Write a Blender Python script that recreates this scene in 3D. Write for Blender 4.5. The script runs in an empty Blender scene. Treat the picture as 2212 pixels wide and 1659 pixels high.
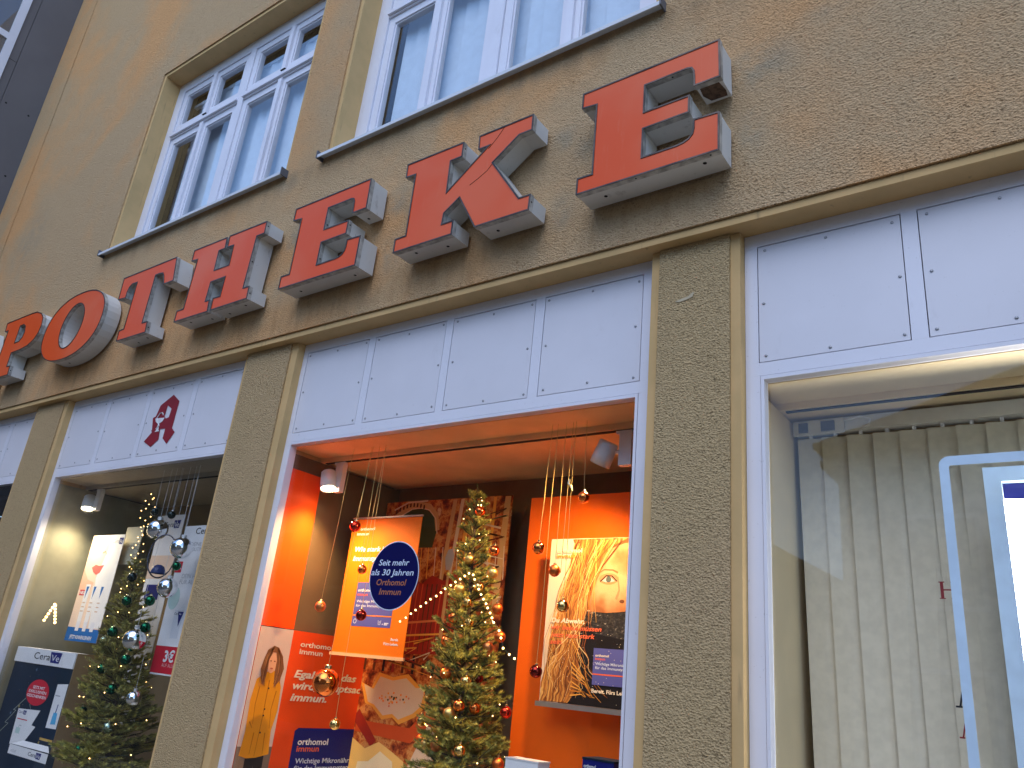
import bpy, bmesh, math, random
from mathutils import Vector, Matrix
from mathutils.geometry import tessellate_polygon
random.seed(7)
R = math.radians
sc = bpy.context.scene
C = sc.collection

# ------------------------------------------------------------------ camera
cam = bpy.data.cameras.new('camera'); co = bpy.data.objects.new('camera', cam); C.objects.link(co)
yaw, pitch, roll = R(-37.62), R(20.91), R(5.99)
fw = Vector((math.sin(yaw)*math.cos(pitch), math.cos(yaw)*math.cos(pitch), math.sin(pitch)))
rt = Vector((math.cos(yaw), -math.sin(yaw), 0)); up = rt.cross(fw)
r_ = rt*math.cos(roll) + up*math.sin(roll); u_ = -rt*math.sin(roll) + up*math.cos(roll)
M = Matrix((r_, u_, -fw)).transposed().to_4x4(); M.translation = Vector((0, -2.5, 1.6))
co.matrix_world = M
cam.sensor_width = 36; cam.lens = 1690/2212*36; cam.clip_start = .02; cam.clip_end = 500
sc.camera = co

# ------------------------------------------------------------------ sky and sun
SUN_EL, SUN_AZ = 52, 168        # azimuth clockwise from +Y
w = bpy.data.worlds.new('World'); sc.world = w; w.use_nodes = True
nt = w.node_tree; bg = nt.nodes['Background']
sky = nt.nodes.new('ShaderNodeTexSky'); sky.sky_type = 'NISHITA'; sky.sun_disc = False
sky.sun_elevation = R(SUN_EL); sky.sun_rotation = R(SUN_AZ)
sky.air_density = 1.0; sky.dust_density = 0.5; sky.ozone_density = 6.0
nt.links.new(sky.outputs[0], bg.inputs[0]); bg.inputs[1].default_value = 0.15
sun = bpy.data.lights.new('sun', 'SUN'); sun.energy = 0.5; sun.angle = R(50); sun.color = (1, .95, .88)
so = bpy.data.objects.new('sun', sun); C.objects.link(so)
sd = Vector((math.sin(R(SUN_AZ))*math.cos(R(SUN_EL)), math.cos(R(SUN_AZ))*math.cos(R(SUN_EL)), math.sin(R(SUN_EL))))
so.rotation_euler = sd.to_track_quat('Z', 'Y').to_euler()
sc.view_settings.view_transform = 'Standard'; sc.view_settings.look = 'None'
sc.view_settings.exposure = 1.15; sc.view_settings.gamma = 1; sc.view_settings.use_curve_mapping = False
sc.render.engine = 'CYCLES'
sc.cycles.max_bounces = 10; sc.cycles.transparent_max_bounces = 24; sc.cycles.caustics_reflective = False
sc.cycles.sample_clamp_indirect = 6

# ------------------------------------------------------------------ materials
MATS = {}
class N:
    """tiny node helper"""
    def __init__(s, name):
        s.m = bpy.data.materials.new(name); s.m.use_nodes = True; s.t = s.m.node_tree
        s.b = s.t.nodes['Principled BSDF']; s.o = s.t.nodes['Material Output']
    def n(s, typ, **k):
        x = s.t.nodes.new('ShaderNode'+typ)
        for a, v in k.items(): setattr(x, a, v)
        return x
    def l(s, a, b): s.t.links.new(a, b)
    def pos(s):
        return s.n('TexCoord').outputs['Object']
    def scaled(s, vec, sx, sy, sz):
        m = s.n('Mapping'); m.inputs['Scale'].default_value = (sx, sy, sz); s.l(vec, m.inputs[0]); return m.outputs[0]
    def noise(s, vec, scale, detail=3, rough=.55, dist=0):
        x = s.n('TexNoise'); x.inputs['Scale'].default_value = scale; x.inputs['Detail'].default_value = detail
        x.inputs['Roughness'].default_value = rough; x.inputs['Distortion'].default_value = dist; s.l(vec, x.inputs['Vector']); return x.outputs['Fac']
    def ramp(s, fac, stops):
        x = s.n('ValToRGB'); e = x.color_ramp.elements
        while len(e) < len(stops): e.new(.5)
        for i, (p, c) in enumerate(stops):
            e[i].position = p; e[i].color = (*c, 1) if len(c) == 3 else c
        s.l(fac, x.inputs[0]); return x.outputs[0]
    def rng(s, fac, a, b, c=0, d=1):
        x = s.n('MapRange'); x.interpolation_type = 'SMOOTHSTEP'
        for i, v in enumerate((a, b, c, d)): x.inputs[i+1].default_value = v
        s.l(fac, x.inputs[0]); return x.outputs[0]
    def math(s, op, a, b=None):
        x = s.n('Math', operation=op)
        for i, v in enumerate((a, b)):
            if v is None: continue
            if isinstance(v, (int, float)): x.inputs[i].default_value = v
            else: s.l(v, x.inputs[i])
        return x.outputs[0]
    def mix(s, fac, a, b, mode='MIX'):
        x = s.n('Mix', data_type='RGBA', blend_type=mode)
        if isinstance(fac, (int, float)): x.inputs[0].default_value = fac
        else: s.l(fac, x.inputs[0])
        for i, v in ((6, a), (7, b)):
            if isinstance(v, tuple): x.inputs[i].default_value = (*v, 1)
            else: s.l(v, x.inputs[i])
        return x.outputs[2]
    def bump(s, h, strength, dist, normal=None):
        x = s.n('Bump'); x.inputs['Strength'].default_value = strength; x.inputs['Distance'].default_value = dist
        s.l(h, x.inputs['Height'])
        if normal: s.l(normal, x.inputs['Normal'])
        s.l(x.outputs[0], s.b.inputs['Normal']); return x.outputs[0]
    def done(s, col=None, rough=.6, spec=.4, metal=0):
        if col is not None:
            if isinstance(col, tuple): s.b.inputs['Base Color'].default_value = (*col, 1)
            else: s.l(col, s.b.inputs['Base Color'])
        s.b.inputs['Roughness'].default_value = rough; s.b.inputs['Specular IOR Level'].default_value = spec
        s.b.inputs['Metallic'].default_value = metal
        return s.m

def mat(name, col, rough=.55, spec=.4, metal=0, var=.06, scale=14, bump=0.0):
    if name in MATS: return MATS[name]
    n = N(name); v = n.pos()
    f = n.noise(v, scale, 4)
    c = n.mix(n.rng(f, .3, .7), tuple(x*(1-var) for x in col), tuple(min(1, x*(1+var)) for x in col))
    if bump: n.bump(n.noise(v, 160, 3), bump, .002)
    MATS[name] = n.done(c, rough, spec, metal); return MATS[name]

def emis(name, col, strength):
    if name in MATS: return MATS[name]
    n = N(name); n.b.inputs['Emission Color'].default_value = (*col, 1); n.b.inputs['Emission Strength'].default_value = strength
    MATS[name] = n.done(col, .4); return MATS[name]

def coarse(name, tint_a, tint_b, blobs=(), streak=False, grey=(.40, .33, .22), sc_=115):
    n = N(name); v = n.pos()
    big = n.noise(v, .55, 3, .55, .6); mid = n.noise(v, 2.6, 4, .6)
    f = n.math('ADD', n.math('MULTIPLY', big, .7), n.math('MULTIPLY', mid, .3))
    col = n.mix(n.rng(f, .37, .57), tint_a, tint_b)
    g1 = n.noise(v, sc_, 3, .6, .5); g2 = n.noise(v, sc_*2.4, 2, .5)
    vor = n.n('TexVoronoi'); vor.inputs['Scale'].default_value = sc_*.85; n.l(n.scaled(v, 1, 1, 1.35), vor.inputs['Vector'])
    gr = n.math('ADD', n.math('MULTIPLY', g1, .75), n.math('MULTIPLY', vor.outputs['Distance'], .45))
    # pits of the scratch render are coloured darker
    col = n.mix(n.rng(gr, .60, .40, 0, .36), col, tuple(x*.42 for x in tint_a))
    col = n.mix(n.rng(n.noise(v, 40, 4, .7), .60, .80, 0, .22), col, tuple(min(1, x*1.3) for x in tint_a))
    pit = n.noise(n.scaled(v, 1, 1, 1.9), sc_*.62, 2, .6, .9)
    col = n.mix(n.rng(pit, .655, .74, 0, .72), col, tuple(x*.26 for x in tint_a))
    if blobs:
        tot = None
        for (x, z, rx, rz, a) in blobs:
            s = n.n('VectorMath', operation='SUBTRACT'); n.l(v, s.inputs[0]); s.inputs[1].default_value = (x, 0, z)
            m = n.n('VectorMath', operation='MULTIPLY'); n.l(s.outputs[0], m.inputs[0]); m.inputs[1].default_value = (1/rx, 0, 1/rz)
            L = n.n('VectorMath', operation='LENGTH'); n.l(m.outputs[0], L.inputs[0])
            d = n.rng(L.outputs['Value'], 1.5, .1, 0, a)
            tot = d if tot is None else n.math('MAXIMUM', tot, d)
        nz = n.noise(v, 9, 5, .65)
        msk = n.math('MULTIPLY', tot, n.rng(nz, .30, .62))
        col = n.mix(msk, col, grey)
    if streak:
        sep = n.n('SeparateXYZ'); n.l(v, sep.inputs[0])
        st = n.noise(n.scaled(v, 11, 1, 2.2), 1, 5, .7)
        band = n.math('MULTIPLY', n.rng(sep.outputs['Z'], 3.34, 3.42), n.math('MULTIPLY', n.rng(sep.outputs['Z'], 3.70, 3.52), n.rng(sep.outputs['X'], -.85, -1.15)))
        msk = n.math('MULTIPLY', band, n.rng(st, .40, .75, 0, .40))
        col = n.mix(msk, col, (.30, .155, .055))
        st2 = n.noise(n.scaled(v, 7, 1, .8), 1, 4, .6)
        band2 = n.math('MULTIPLY', n.math('MULTIPLY', n.rng(sep.outputs['Z'], 4.36, 4.52), n.rng(sep.outputs['X'], -6.55, -6.25)), n.rng(sep.outputs['Z'], 4.62, 4.56))
        col = n.mix(n.math('MULTIPLY', band2, n.rng(st2, .35, .7, 0, .45)), col, (.28, .19, .10))
    b1 = n.bump(n.math('SUBTRACT', gr, n.rng(pit, .60, .76, 0, .6)), 1.0, .012)
    n.bump(g2, .35, .004, b1)
    n.done(col, .95, .04); return n.m

blobs = [(-.83, 4.04, .14, .12, .8), (-.87, 3.72, .06, .14, .7), (-1.64, 3.96, .07, .10, .7), (-1.77, 4.03, .08, .08, .8), (-1.75, 3.62, .07, .10, .8),
         (-2.86, 4.03, .09, .10, .8), (-2.84, 3.68, .08, .11, .7), (-3.74, 4.03, .09, .10, .8), (-3.76, 3.66, .07, .09, .6), (-2.75, 3.98, .06, .07, .6),
         (-4.74, 4.06, .08, .08, .6), (-2.3, 4.53, 1.2, .06, .5), (-5.2, 4.53, 1.1, .06, .5), (-8.15, 5.25, .35, .35, .5), (-.55, 4.20, .08, .05, .4), (-3.95, 4.52, .12, .09, .6)]
M_WALL = coarse('ochre_scratch_render', (.72, .395, .175), (.575, .40, .225), blobs, True)
M_PIL = coarse('pillar_scratch_render', (.56, .395, .215), (.54, .39, .205), (), False, sc_=125)
def smooth_paint():
    n = N('ochre_smooth_paint'); v = n.pos()
    c = n.mix(n.rng(n.noise(v, 5, 4), .35, .65), (.64, .425, .195), (.57, .385, .175))
    c = n.mix(n.rng(n.noise(n.scaled(v, 30, 30, 3), 1, 3), .62, .8, 0, .5), c, (.2, .14, .08))
    n.bump(n.noise(v, 60, 3), .25, .003)
    return n.done(c, .9, .06)
M_SM = smooth_paint()
def white_metal(name, col, dirt):
    n = N(name); v = n.pos()
    c = n.mix(n.rng(n.noise(v, 3, 3), .3, .7), col, tuple(x*.95 for x in col))
    d = n.noise(n.scaled(v, 9, 9, 4), 1, 6, .7)
    c = n.mix(n.rng(d, .60, .78, 0, dirt), c, (.17, .13, .09))
    c = n.mix(n.rng(n.noise(v, 70, 2, .5), .70, .76, 0, dirt*.8), c, (.2, .17, .14))
    n.bump(n.noise(v, 6, 2), .12, .004)
    return n.done(c, .42, .45)
M_PANEL = white_metal('white_fascia_paint', (.725, .71, .745), .10)
M_FRAME = white_metal('white_frame_paint', (.76, .755, .81), .22)
M_CASE = white_metal('white_letter_casing', (.66, .645, .60), .5)
M_TRIM = mat('letter_trim_metal', (.42, .40, .36), .45, .4, .2, var=.35, scale=25)
M_RIM = mat('letter_rim_bronze', (.085, .06, .045), .35, .5, .5, var=.5, scale=12)
M_GAP = mat('dark_gap', (.02, .02, .022), .9)
def red_face():
    n = N('faded_red_acrylic'); v = n.pos()
    fade = n.noise(v, 1.6, 3, .5, .4); scr = n.noise(n.scaled(v, 26, 1, 3.5), 1, 5, .75)
    c = n.mix(n.rng(fade, .35, .68), (.80, .092, .011), (.80, .140, .045))
    c = n.mix(n.rng(scr, .56, .80, 0, .42), c, (.80, .24, .12))
    c = n.mix(n.rng(n.noise(v, 55, 4, .7), .66, .8, 0, .3), c, (.30, .04, .02))
    return n.done(c, .33, .22)
M_RED = red_face()
M_SCREW = mat('screw_grey', (.33, .33, .34), .4, metal=.6)
M_BLACK = mat('black_hole', (.012, .012, .012), .8)
M_SILL = white_metal('zinc_sill', (.66, .68, .70), .35)
def glass(name='window_glass', tint=(1, 1, 1), f0=.045):
    n = N(name); t = n.t; t.nodes.remove(n.b)
    tr = n.n('BsdfTransparent'); tr.inputs[0].default_value = (*tint, 1)
    gl = n.n('BsdfGlossy'); gl.inputs['Roughness'].default_value = 0.0
    lw = n.n('LayerWeight'); lw.inputs['Blend'].default_value = .5
    f = n.math('ADD', n.math('MULTIPLY', n.math('POWER', lw.outputs['Facing'], 5), 1-f0), f0)
    mx = n.n('MixShader'); n.l(f, mx.inputs[0]); n.l(tr.outputs[0], mx.inputs[1]); n.l(gl.outputs[0], mx.inputs[2])
    n.l(mx.outputs[0], n.o.inputs[0]); return n.m
M_GLASS = glass(f0=.022)
M_GLASSUP = glass('upper_window_glass', (1, 1, 1), .06)
M_BLIND = mat('white_blind_fabric', (.66, .78, .88), .8, .1, var=.04)
M_BEIGE = mat('beige_blind_fabric', (.66, .61, .47), .85, .1, var=.05, scale=30)
M_CREAM = mat('cream_interior_paint', (.90, .72, .43), .7, .2, var=.05, scale=4, bump=.1)
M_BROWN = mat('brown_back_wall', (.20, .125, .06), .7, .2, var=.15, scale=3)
M_OLIVE = mat('olive_side_wall', (.22, .165, .085), .7, .2, var=.15, scale=3)
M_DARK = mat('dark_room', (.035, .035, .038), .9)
M_GREY = mat('grey_cladding', (.15, .138, .138), .6, .3, var=.05, scale=2)
M_WPLAS = mat('white_lamp_plastic', (.80, .80, .78), .35)

# ------------------------------------------------------------------ mesh helpers
class MB:
    def __init__(s): s.v = []; s.f = []
    def add(s, vs, fs):
        k = len(s.v); s.v += [tuple(p) for p in vs]; s.f += [tuple(i+k for i in f) for f in fs]; return s
    def box(s, x0, x1, y0, y1, z0, z1):
        return s.add([(x0,y0,z0),(x1,y0,z0),(x1,y1,z0),(x0,y1,z0),(x0,y0,z1),(x1,y0,z1),(x1,y1,z1),(x0,y1,z1)],
                     [(0,3,2,1),(4,5,6,7),(0,1,5,4),(1,2,6,5),(2,3,7,6),(3,0,4,7)])
    def tube(s, pts, rad, seg=6, cap=True):
        pts = [Vector(p) for p in pts]; n = len(pts)
        rr = rad if isinstance(rad, (list, tuple)) else [rad]*n
        rings = []; prev = None
        for i, p in enumerate(pts):
            d = (pts[min(i+1, n-1)]-pts[max(i-1, 0)]).normalized()
            a = Vector((0,0,1)) if abs(d.z) < .9 else Vector((1,0,0))
            if prev is not None: a = prev
            x = (a-d*a.dot(d)); x = x.normalized() if x.length > 1e-6 else d.orthogonal().normalized()
            prev = x; y = d.cross(x)
            rings.append([p+(x*math.cos(2*math.pi*k/seg)+y*math.sin(2*math.pi*k/seg))*rr[i] for k in range(seg)])
        vs = [q for r in rings for q in r]; fs = []
        for i in range(n-1):
            for k in range(seg):
                fs.append((i*seg+k, i*seg+(k+1)%seg, (i+1)*seg+(k+1)%seg, (i+1)*seg+k))
        if cap:
            fs.append(tuple(range(seg))[::-1]); fs.append(tuple((n-1)*seg+k for k in range(seg)))
        return s.add(vs, fs)
    def sphere(s, c, r, seg=20, rings=12, sz=1.0):
        c = Vector(c); vs = [c+Vector((0,0,r*sz))]
        for i in range(1, rings):
            t = math.pi*i/rings
            for k in range(seg):
                a = 2*math.pi*k/seg; vs.append(c+Vector((r*math.sin(t)*math.cos(a), r*math.sin(t)*math.sin(a), r*sz*math.cos(t))))
        vs.append(c-Vector((0,0,r*sz))); fs = []
        for k in range(seg): fs.append((0, 1+k, 1+(k+1)%seg))
        for i in range(rings-2):
            for k in range(seg):
                a = 1+i*seg; fs.append((a+k, a+seg+k, a+seg+(k+1)%seg, a+(k+1)%seg))
        b = 1+(rings-2)*seg; e = len(vs)-1
        for k in range(seg): fs.append((b+k, e, b+(k+1)%seg))
        return s.add(vs, fs)
    def lathe(s, c, prof, axis=(0,0,1), seg=24):
        c = Vector(c); ax = Vector(axis).normalized(); x = ax.orthogonal().normalized(); y = ax.cross(x)
        vs = []; fs = []
        for (r, h) in prof:
            for k in range(seg):
                a = 2*math.pi*k/seg; vs.append(c+ax*h+(x*math.cos(a)+y*math.sin(a))*r)
        for i in range(len(prof)-1):
            for k in range(seg): fs.append((i*seg+k, i*seg+(k+1)%seg, (i+1)*seg+(k+1)%seg, (i+1)*seg+k))
        return s.add(vs, fs)
    def build(s, name, m, parent=None, smooth=False):
        me = bpy.data.meshes.new(name); me.from_pydata(s.v, [], s.f); me.update()
        if m: me.materials.append(m)
        o = bpy.data.objects.new(name, me); C.objects.link(o)
        if parent: o.parent = parent
        if smooth: me.polygons.foreach_set('use_smooth', [True]*len(me.polygons))
        bm = bmesh.new(); bm.from_mesh(me); bmesh.ops.recalc_face_normals(bm, faces=bm.faces); bm.to_mesh(me); bm.free()
        return o
def box(name, m, parent, *a): return MB().box(*a).build(name, m, parent)
def empty(name, loc=(0,0,0)):
    o = bpy.data.objects.new(name, None); C.objects.link(o); o.location = loc; o.empty_display_size = .1; return o
def tag(o, label, cat, group=None):
    o['label'] = label; o['category'] = cat
    if group: o['group'] = group
    return o
def thing(name, label, cat, group=None): return tag(empty(name), label, cat, group)
def struct(o): o['kind'] = 'structure'; return o

# planes for prints: u right, v up, o lifts towards the viewer
def PY(y): return lambda u, v, o: Vector((u, y-o, v))
def PX(x): return lambda u, v, o: Vector((x+o, u, v))
def poly(name, pts, pl, off, m, parent, holes=()):
    loops = [[Vector((p[0], p[1], 0)) for p in pts]] + [[Vector((p[0], p[1], 0)) for p in h] for h in holes]
    tri = tessellate_polygon(loops); flat = [p for l in loops for p in l]
    b = MB(); b.add([pl(p.x, p.y, off) for p in flat], tri); return b.build(name, m, parent)
def rect(name, u0, u1, v0, v1, pl, off, m, parent): return poly(name, [(u0,v0),(u1,v0),(u1,v1),(u0,v1)], pl, off, m, parent)
def ell(cx, cz, rx, rz, n=40, a0=0, a1=360): return [(cx+rx*math.cos(R(a0+(a1-a0)*i/n)), cz+rz*math.sin(R(a0+(a1-a0)*i/n))) for i in range(n)]
def text(body, u, v, width, height, pl, off, m, parent, bold=.0, shear=.0, name='lettering'):
    """letters as mesh: left end u, baseline v, total width, cap height"""
    cu = bpy.data.curves.new(name, 'FONT'); cu.body = body; cu.size = 1; cu.offset = bold; cu.shear = shear; cu.resolution_u = 3
    o = bpy.data.objects.new(name, cu); C.objects.link(o)
    dg = bpy.context.evaluated_depsgraph_get(); me = bpy.data.meshes.new_from_object(o.evaluated_get(dg))
    bpy.data.objects.remove(o); xs = [q.co.x for q in me.vertices]
    x0, x1 = min(xs), max(xs); k = width/(x1-x0); h = height/.69
    for q in me.vertices: q.co = pl(u+(q.co.x-x0)*k, v+q.co.y*h, off)
    me.materials.clear(); me.materials.append(m)
    t = bpy.data.objects.new(name, me); C.objects.link(t); t.parent = parent; return t
def offset(pts, d):
    """miter offset of a closed 2d outline; d > 0 grows a counter-clockwise loop"""
    n = len(pts); out = []
    for i in range(n):
        a, b, c = Vector(pts[i-1]), Vector(pts[i]), Vector(pts[(i+1) % n])
        e1 = (b-a).normalized(); e2 = (c-b).normalized()
        n1 = Vector((e1.y, -e1.x)); n2 = Vector((e2.y, -e2.x)); h = n1+n2
        if h.length < 1e-4: h = n1
        h.normalize(); q = max(.4, h.dot(n1)); out.append(tuple(b+h*(d/q)))
    return out
def area(p): return sum(p[i-1][0]*p[i][1]-p[i][0]*p[i-1][1] for i in range(len(p)))/2

# ------------------------------------------------------------------ ground
struct(MB().add([(-250,-250,-.02),(250,-250,-.02),(250,250,-.02),(-250,250,-.02)], [(0,1,2,3)]).build('ground', mat('ground_earth', (.06, .056, .05), .9)))
struct(box('pavement', mat('pavement_concrete', (.18, .165, .14), .85, bump=.3), None, -40, 40, -3.6, .06, -.015, .12))
struct(box('kerb', mat('kerb_granite', (.26, .25, .24), .8), None, -40, 40, -3.75, -3.603, -.015, .125))
struct(box('road', mat('asphalt', (.055, .055, .058), .85, bump=.5), None, -60, 60, -9.6, -3.753, -.018, .0))
struct(box('far_pavement', mat('pavement_concrete', (.18, .165, .14)), None, -40, 40, -11.98, -9.603, -.015, .12))

# ------------------------------------------------------------------ the pharmacy building
bld = thing('pharmacy_building', 'ochre rendered building with white fascia panels and lit shop windows', 'building')
XL, XR, ZT = -9.28, 3.2, 10.4
WX = [(-6.286, -4.031), (-3.571, -1.316)]            # upper window openings
CO = .033; ZB, ZH = 4.60, 6.475
wb = MB(); y0, y1 = 0, .34
wb.box(-8.79, XR, y0, y1, 3.365, ZB); wb.box(-8.79, XR, y0, y1, ZH+CO, ZT)
xs = [-8.79] + [v for a, b in WX for v in (a-CO, b+CO)] + [XR]
for i in range(0, len(xs), 2): wb.box(xs[i], xs[i+1], y0, y1, ZB, ZH+CO)
wb.build('wall', M_WALL, bld)
box('corner_strip', M_WALL, bld, XL, -8.794, -.009, .34, 3.365, ZT)
box('fascia_band', M_SM, bld, XL, XR, .012, .50, 3.33, 3.362)
box('floor_slab', M_DARK, bld, XL, XR, .36, 3.0, 3.0, 3.328)
PIL = [(-9.28, -9.25, -9.10, -9.05), (-6.838, -6.80, -6.356, -6.307), (-4.06, -4.028, -3.622, -3.565), (-1.315, -1.277, -.981, -.942), (1.32, 1.358, 1.75, 1.80)]
for a, b, c, d in PIL:
    p = box('pillar', M_PIL, bld, b, c, .062, .40, .5, 3.328)
    box('smooth_edge', M_SM, p, a, b-.0005, .072, .40, .5, 3.328); box('smooth_edge', M_SM, p, c+.0005, d, .072, .40, .5, 3.328)
box('base_wall', M_PIL, bld, XL, XR, .055, .40, -.02, .498)
box('smooth_end', M_SM, bld, 1.803, XR, .062, .40, .5, 3.328)
# white paint smear on the near pillar
poly('paint_smear', [(-1.205,3.075),(-1.18,3.082),(-1.15,3.087),(-1.128,3.102),(-1.122,3.097),(-1.13,3.082),(-1.155,3.073),(-1.185,3.070)], PY(.062), .0025, mat('smear', (.52, .43, .28), .9), bld)

# upper windows -----------------------------------------------------
def ring(mb, x0, x1, z0, z1, w, ya, yb, wb_=None, wt=None):
    wb_ = w if wb_ is None else wb_; wt = w if wt is None else wt
    mb.box(x0, x0+w, ya, yb, z0, z1); mb.box(x1-w, x1, ya, yb, z0, z1)
    mb.box(x0+w, x1-w, ya, yb, z0, z0+wb_); mb.box(x0+w, x1-w, ya, yb, z1-wt, z1); return mb
for (a, b) in WX:
    f = MB(); ring(f, a, b, 4.66, ZH, .11, .16, .25, .08, .105)
    f.box(a+1.092, a+1.166, .1602, .2498, 4.74, ZH-.105)
    f.box(a+.11, a+1.092, .158, .248, 5.83, 5.905); f.box(a+1.166, b-.11, .158, .248, 5.83, 5.905)
    win = f.build('window', M_FRAME, bld)
    s = MB(); s.box(a-CO+.0005, a, .012, .34, 4.615, ZH+CO-.001); s.box(b, b+CO-.0005, .012, .34, 4.615, ZH+CO-.001); s.box(a, b, .012, .34, ZH, ZH+CO-.001)
    s.build('window_surround', M_SM, win)
    for (h0, h1) in ((a+.11, a+1.092), (a+1.166, b-.11)):
        mid = (h0+h1)/2
        for (z0, z1, tall) in ((4.74, 5.83, 1), (5.905, ZH-.105, 0)):
            for (c0, c1) in ((h0+.003, mid-.001), (mid+.001, h1-.003)):
                q = MB(); ring(q, c0, c1, z0+.003, z1-.003, .058, .172, .226)
                ring(q, c0+.058, c1-.058, z0+.061, z1-.061, .012, .182, .216)
                q.build('casement', M_FRAME, win)
                box('pane', M_GLASSUP, win, c0+.066, c1-.066, .197, .201, z0+.069, z1-.069)
            box('cover_strip', M_FRAME, win, mid-.023, mid+.023, .152, .171, z0+.012, z1-.006)
            if not tall: box('drip_cap', M_BLACK, win, mid-.026, mid+.026, .150, .171, z0+.004, z0+.0115)
        box('weather_bar', M_FRAME, win, h0, h1, .140, .1578, 5.845, 5.862)
    sl = MB(); zf, zb = 4.592, 4.655
    for xa, xb in ((a-.055, b+.055),):
        P = [(-.052, zf-.022), (-.052, zf), (.17, zb), (.17, zb-.012), (-.046, zf-.008), (-.046, zf-.022)]
        n = len(P); vs = [(xa, p[0], p[1]) for p in P]+[(xb, p[0], p[1]) for p in P]
        sl.add(vs, [(i, (i+1) % n, n+(i+1) % n, n+i) for i in range(n)]+[tuple(range(n))[::-1], tuple(range(n, 2*n))])
    sill = sl.build('window_sill', M_SILL, win)
    for xa in (a-.058, b+.050): box('sill_end_cap', mat('dark_zinc', (.12, .12, .13), .5), win, xa, xa+.008, -.056, .010, zf-.026, zf+.030)
    # dark room behind
    rm = MB(); x0, x1 = a-.30, b+.30
    rm.box(x0, x1, 1.6, 1.62, 4.45, 6.75); rm.box(x0, x1, .345, 1.6, 4.45, 4.47); rm.box(x0, x1, .345, 1.6, 6.73, 6.75)
    rm.box(x0-.02, x0, .345, 1.62, 4.45, 6.75); rm.box(x1, x1+.02, .345, 1.62, 4.45, 6.75); rm.build('room', M_DARK, bld)
    k = 0 if a < -5 else 1
    bl = thing('vertical_blind', ['white vertical blind behind the upper left four-light window', 'white vertical blind behind the upper window over the letters K and E'][k], 'blind', 'vertical blinds behind the upper windows')
    box('headrail', M_BLIND, bl, a+.14, b-.02, .268, .302, 6.245, 6.275)
    x = a+(.30 if k == 0 else .20)
    while x < b-.06:
        an = R(random.uniform(8, 17)); hw = .062; cx = x+hw*.93; dx, dy = hw*math.cos(an), hw*math.sin(an)
        q = MB(); q.add([(cx-dx,.285-dy,4.68),(cx+dx,.285+dy,4.68),(cx+dx,.285+dy,6.245),(cx-dx,.285-dy,6.245),(cx-dx,.2865-dy,4.68),(cx+dx,.2865+dy,4.68),(cx+dx,.2865+dy,6.245),(cx-dx,.2865-dy,6.245)],
                        [(0,1,2,3),(7,6,5,4),(0,4,5,1),(2,6,7,3),(1,5,6,2),(0,3,7,4)])
        q.build('slat', M_BLIND, bl); x += .108

# shop windows ------------------------------------------------------
BAYS = [(-9.05, -6.838, [(-9.0,-8.505),(-8.45,-7.955),(-7.895,-7.402),(-7.326,-6.85)], -8.99, -6.90),
        (-6.321, -4.05, [(-6.257,-5.772),(-5.713,-5.22),(-5.161,-4.666),(-4.604,-4.112)], -6.249, -4.125),
        (-3.580, -1.305, [(-3.523,-3.027),(-2.970,-2.475),(-2.422,-1.931),(-1.873,-1.380)], -3.512, -1.392),
        (-.941, 1.33, [(-.889,-.386),(-.328,.165),(.222,.715),(.772,1.265)], -.874, 1.25)]
ZF = .70
shop = []
for (fa, fb, pans, ga, gb) in BAYS:
    f = MB(); Y0, Y1 = .120, .168
    f.box(fa, fb, Y0, Y1, 3.274, 3.3295)                  # top rail
    f.box(fa, fb, Y0, Y1, 2.733, 2.783)                   # rail under the panels
    edges = [fa] + [v for p in pans for v in (p[0]-.0035, p[1]+.0035)] + [fb]
    for i in range(0, len(edges), 2): f.box(edges[i], edges[i+1], Y0, Y1, 2.7832, 3.2738)
    f.box(fa, ga-.0135, Y0, Y1, ZF, 2.7328); f.box(gb+.0135, fb, Y0, Y1, ZF, 2.7328); f.box(fa, fb, Y0, Y1, .50, ZF-.0002)
    sw = f.build('shop_window', M_FRAME, bld); shop.append(sw)
    q = MB(); ring(q, ga-.0115, gb+.0115, ZF+.001, 2.7305, .0115, .1175, .162, .012, .0145); q.build('glazing_bead', M_FRAME, sw)
    box('panel_backing', M_GAP, sw, fa, fb, .1685, .30, 2.735, 3.327)
    scr = MB()
    for (a, b) in pans:
        z0, z1 = 2.787, 3.270
        box('panel', M_PANEL, sw, a, b, .1212, .160, z0, z1)
        for (u, v) in ((a+.022, z0+.022), (b-.022, z0+.022), (a+.022, z1-.022), (b-.022, z1-.022), ((a+b)/2, z0+.02), ((a+b)/2, z1-.02), (a+.02, (z0+z1)/2), (b-.02, (z0+z1)/2)):
            scr.lathe((u+random.uniform(-.006,.006), .1212, v+random.uniform(-.006,.006)), [(.0058, 0), (.0055, .0022), (.003, .0034), (.0001, .0036)], (0,-1,0), 8)
    so_ = scr.build('panel_screws', M_SCREW, sw); so_['kind'] = 'stuff'
    box('pane', M_GLASS, sw, ga-.004, gb+.004, .149, .155, ZF+.006, 2.722)
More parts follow.
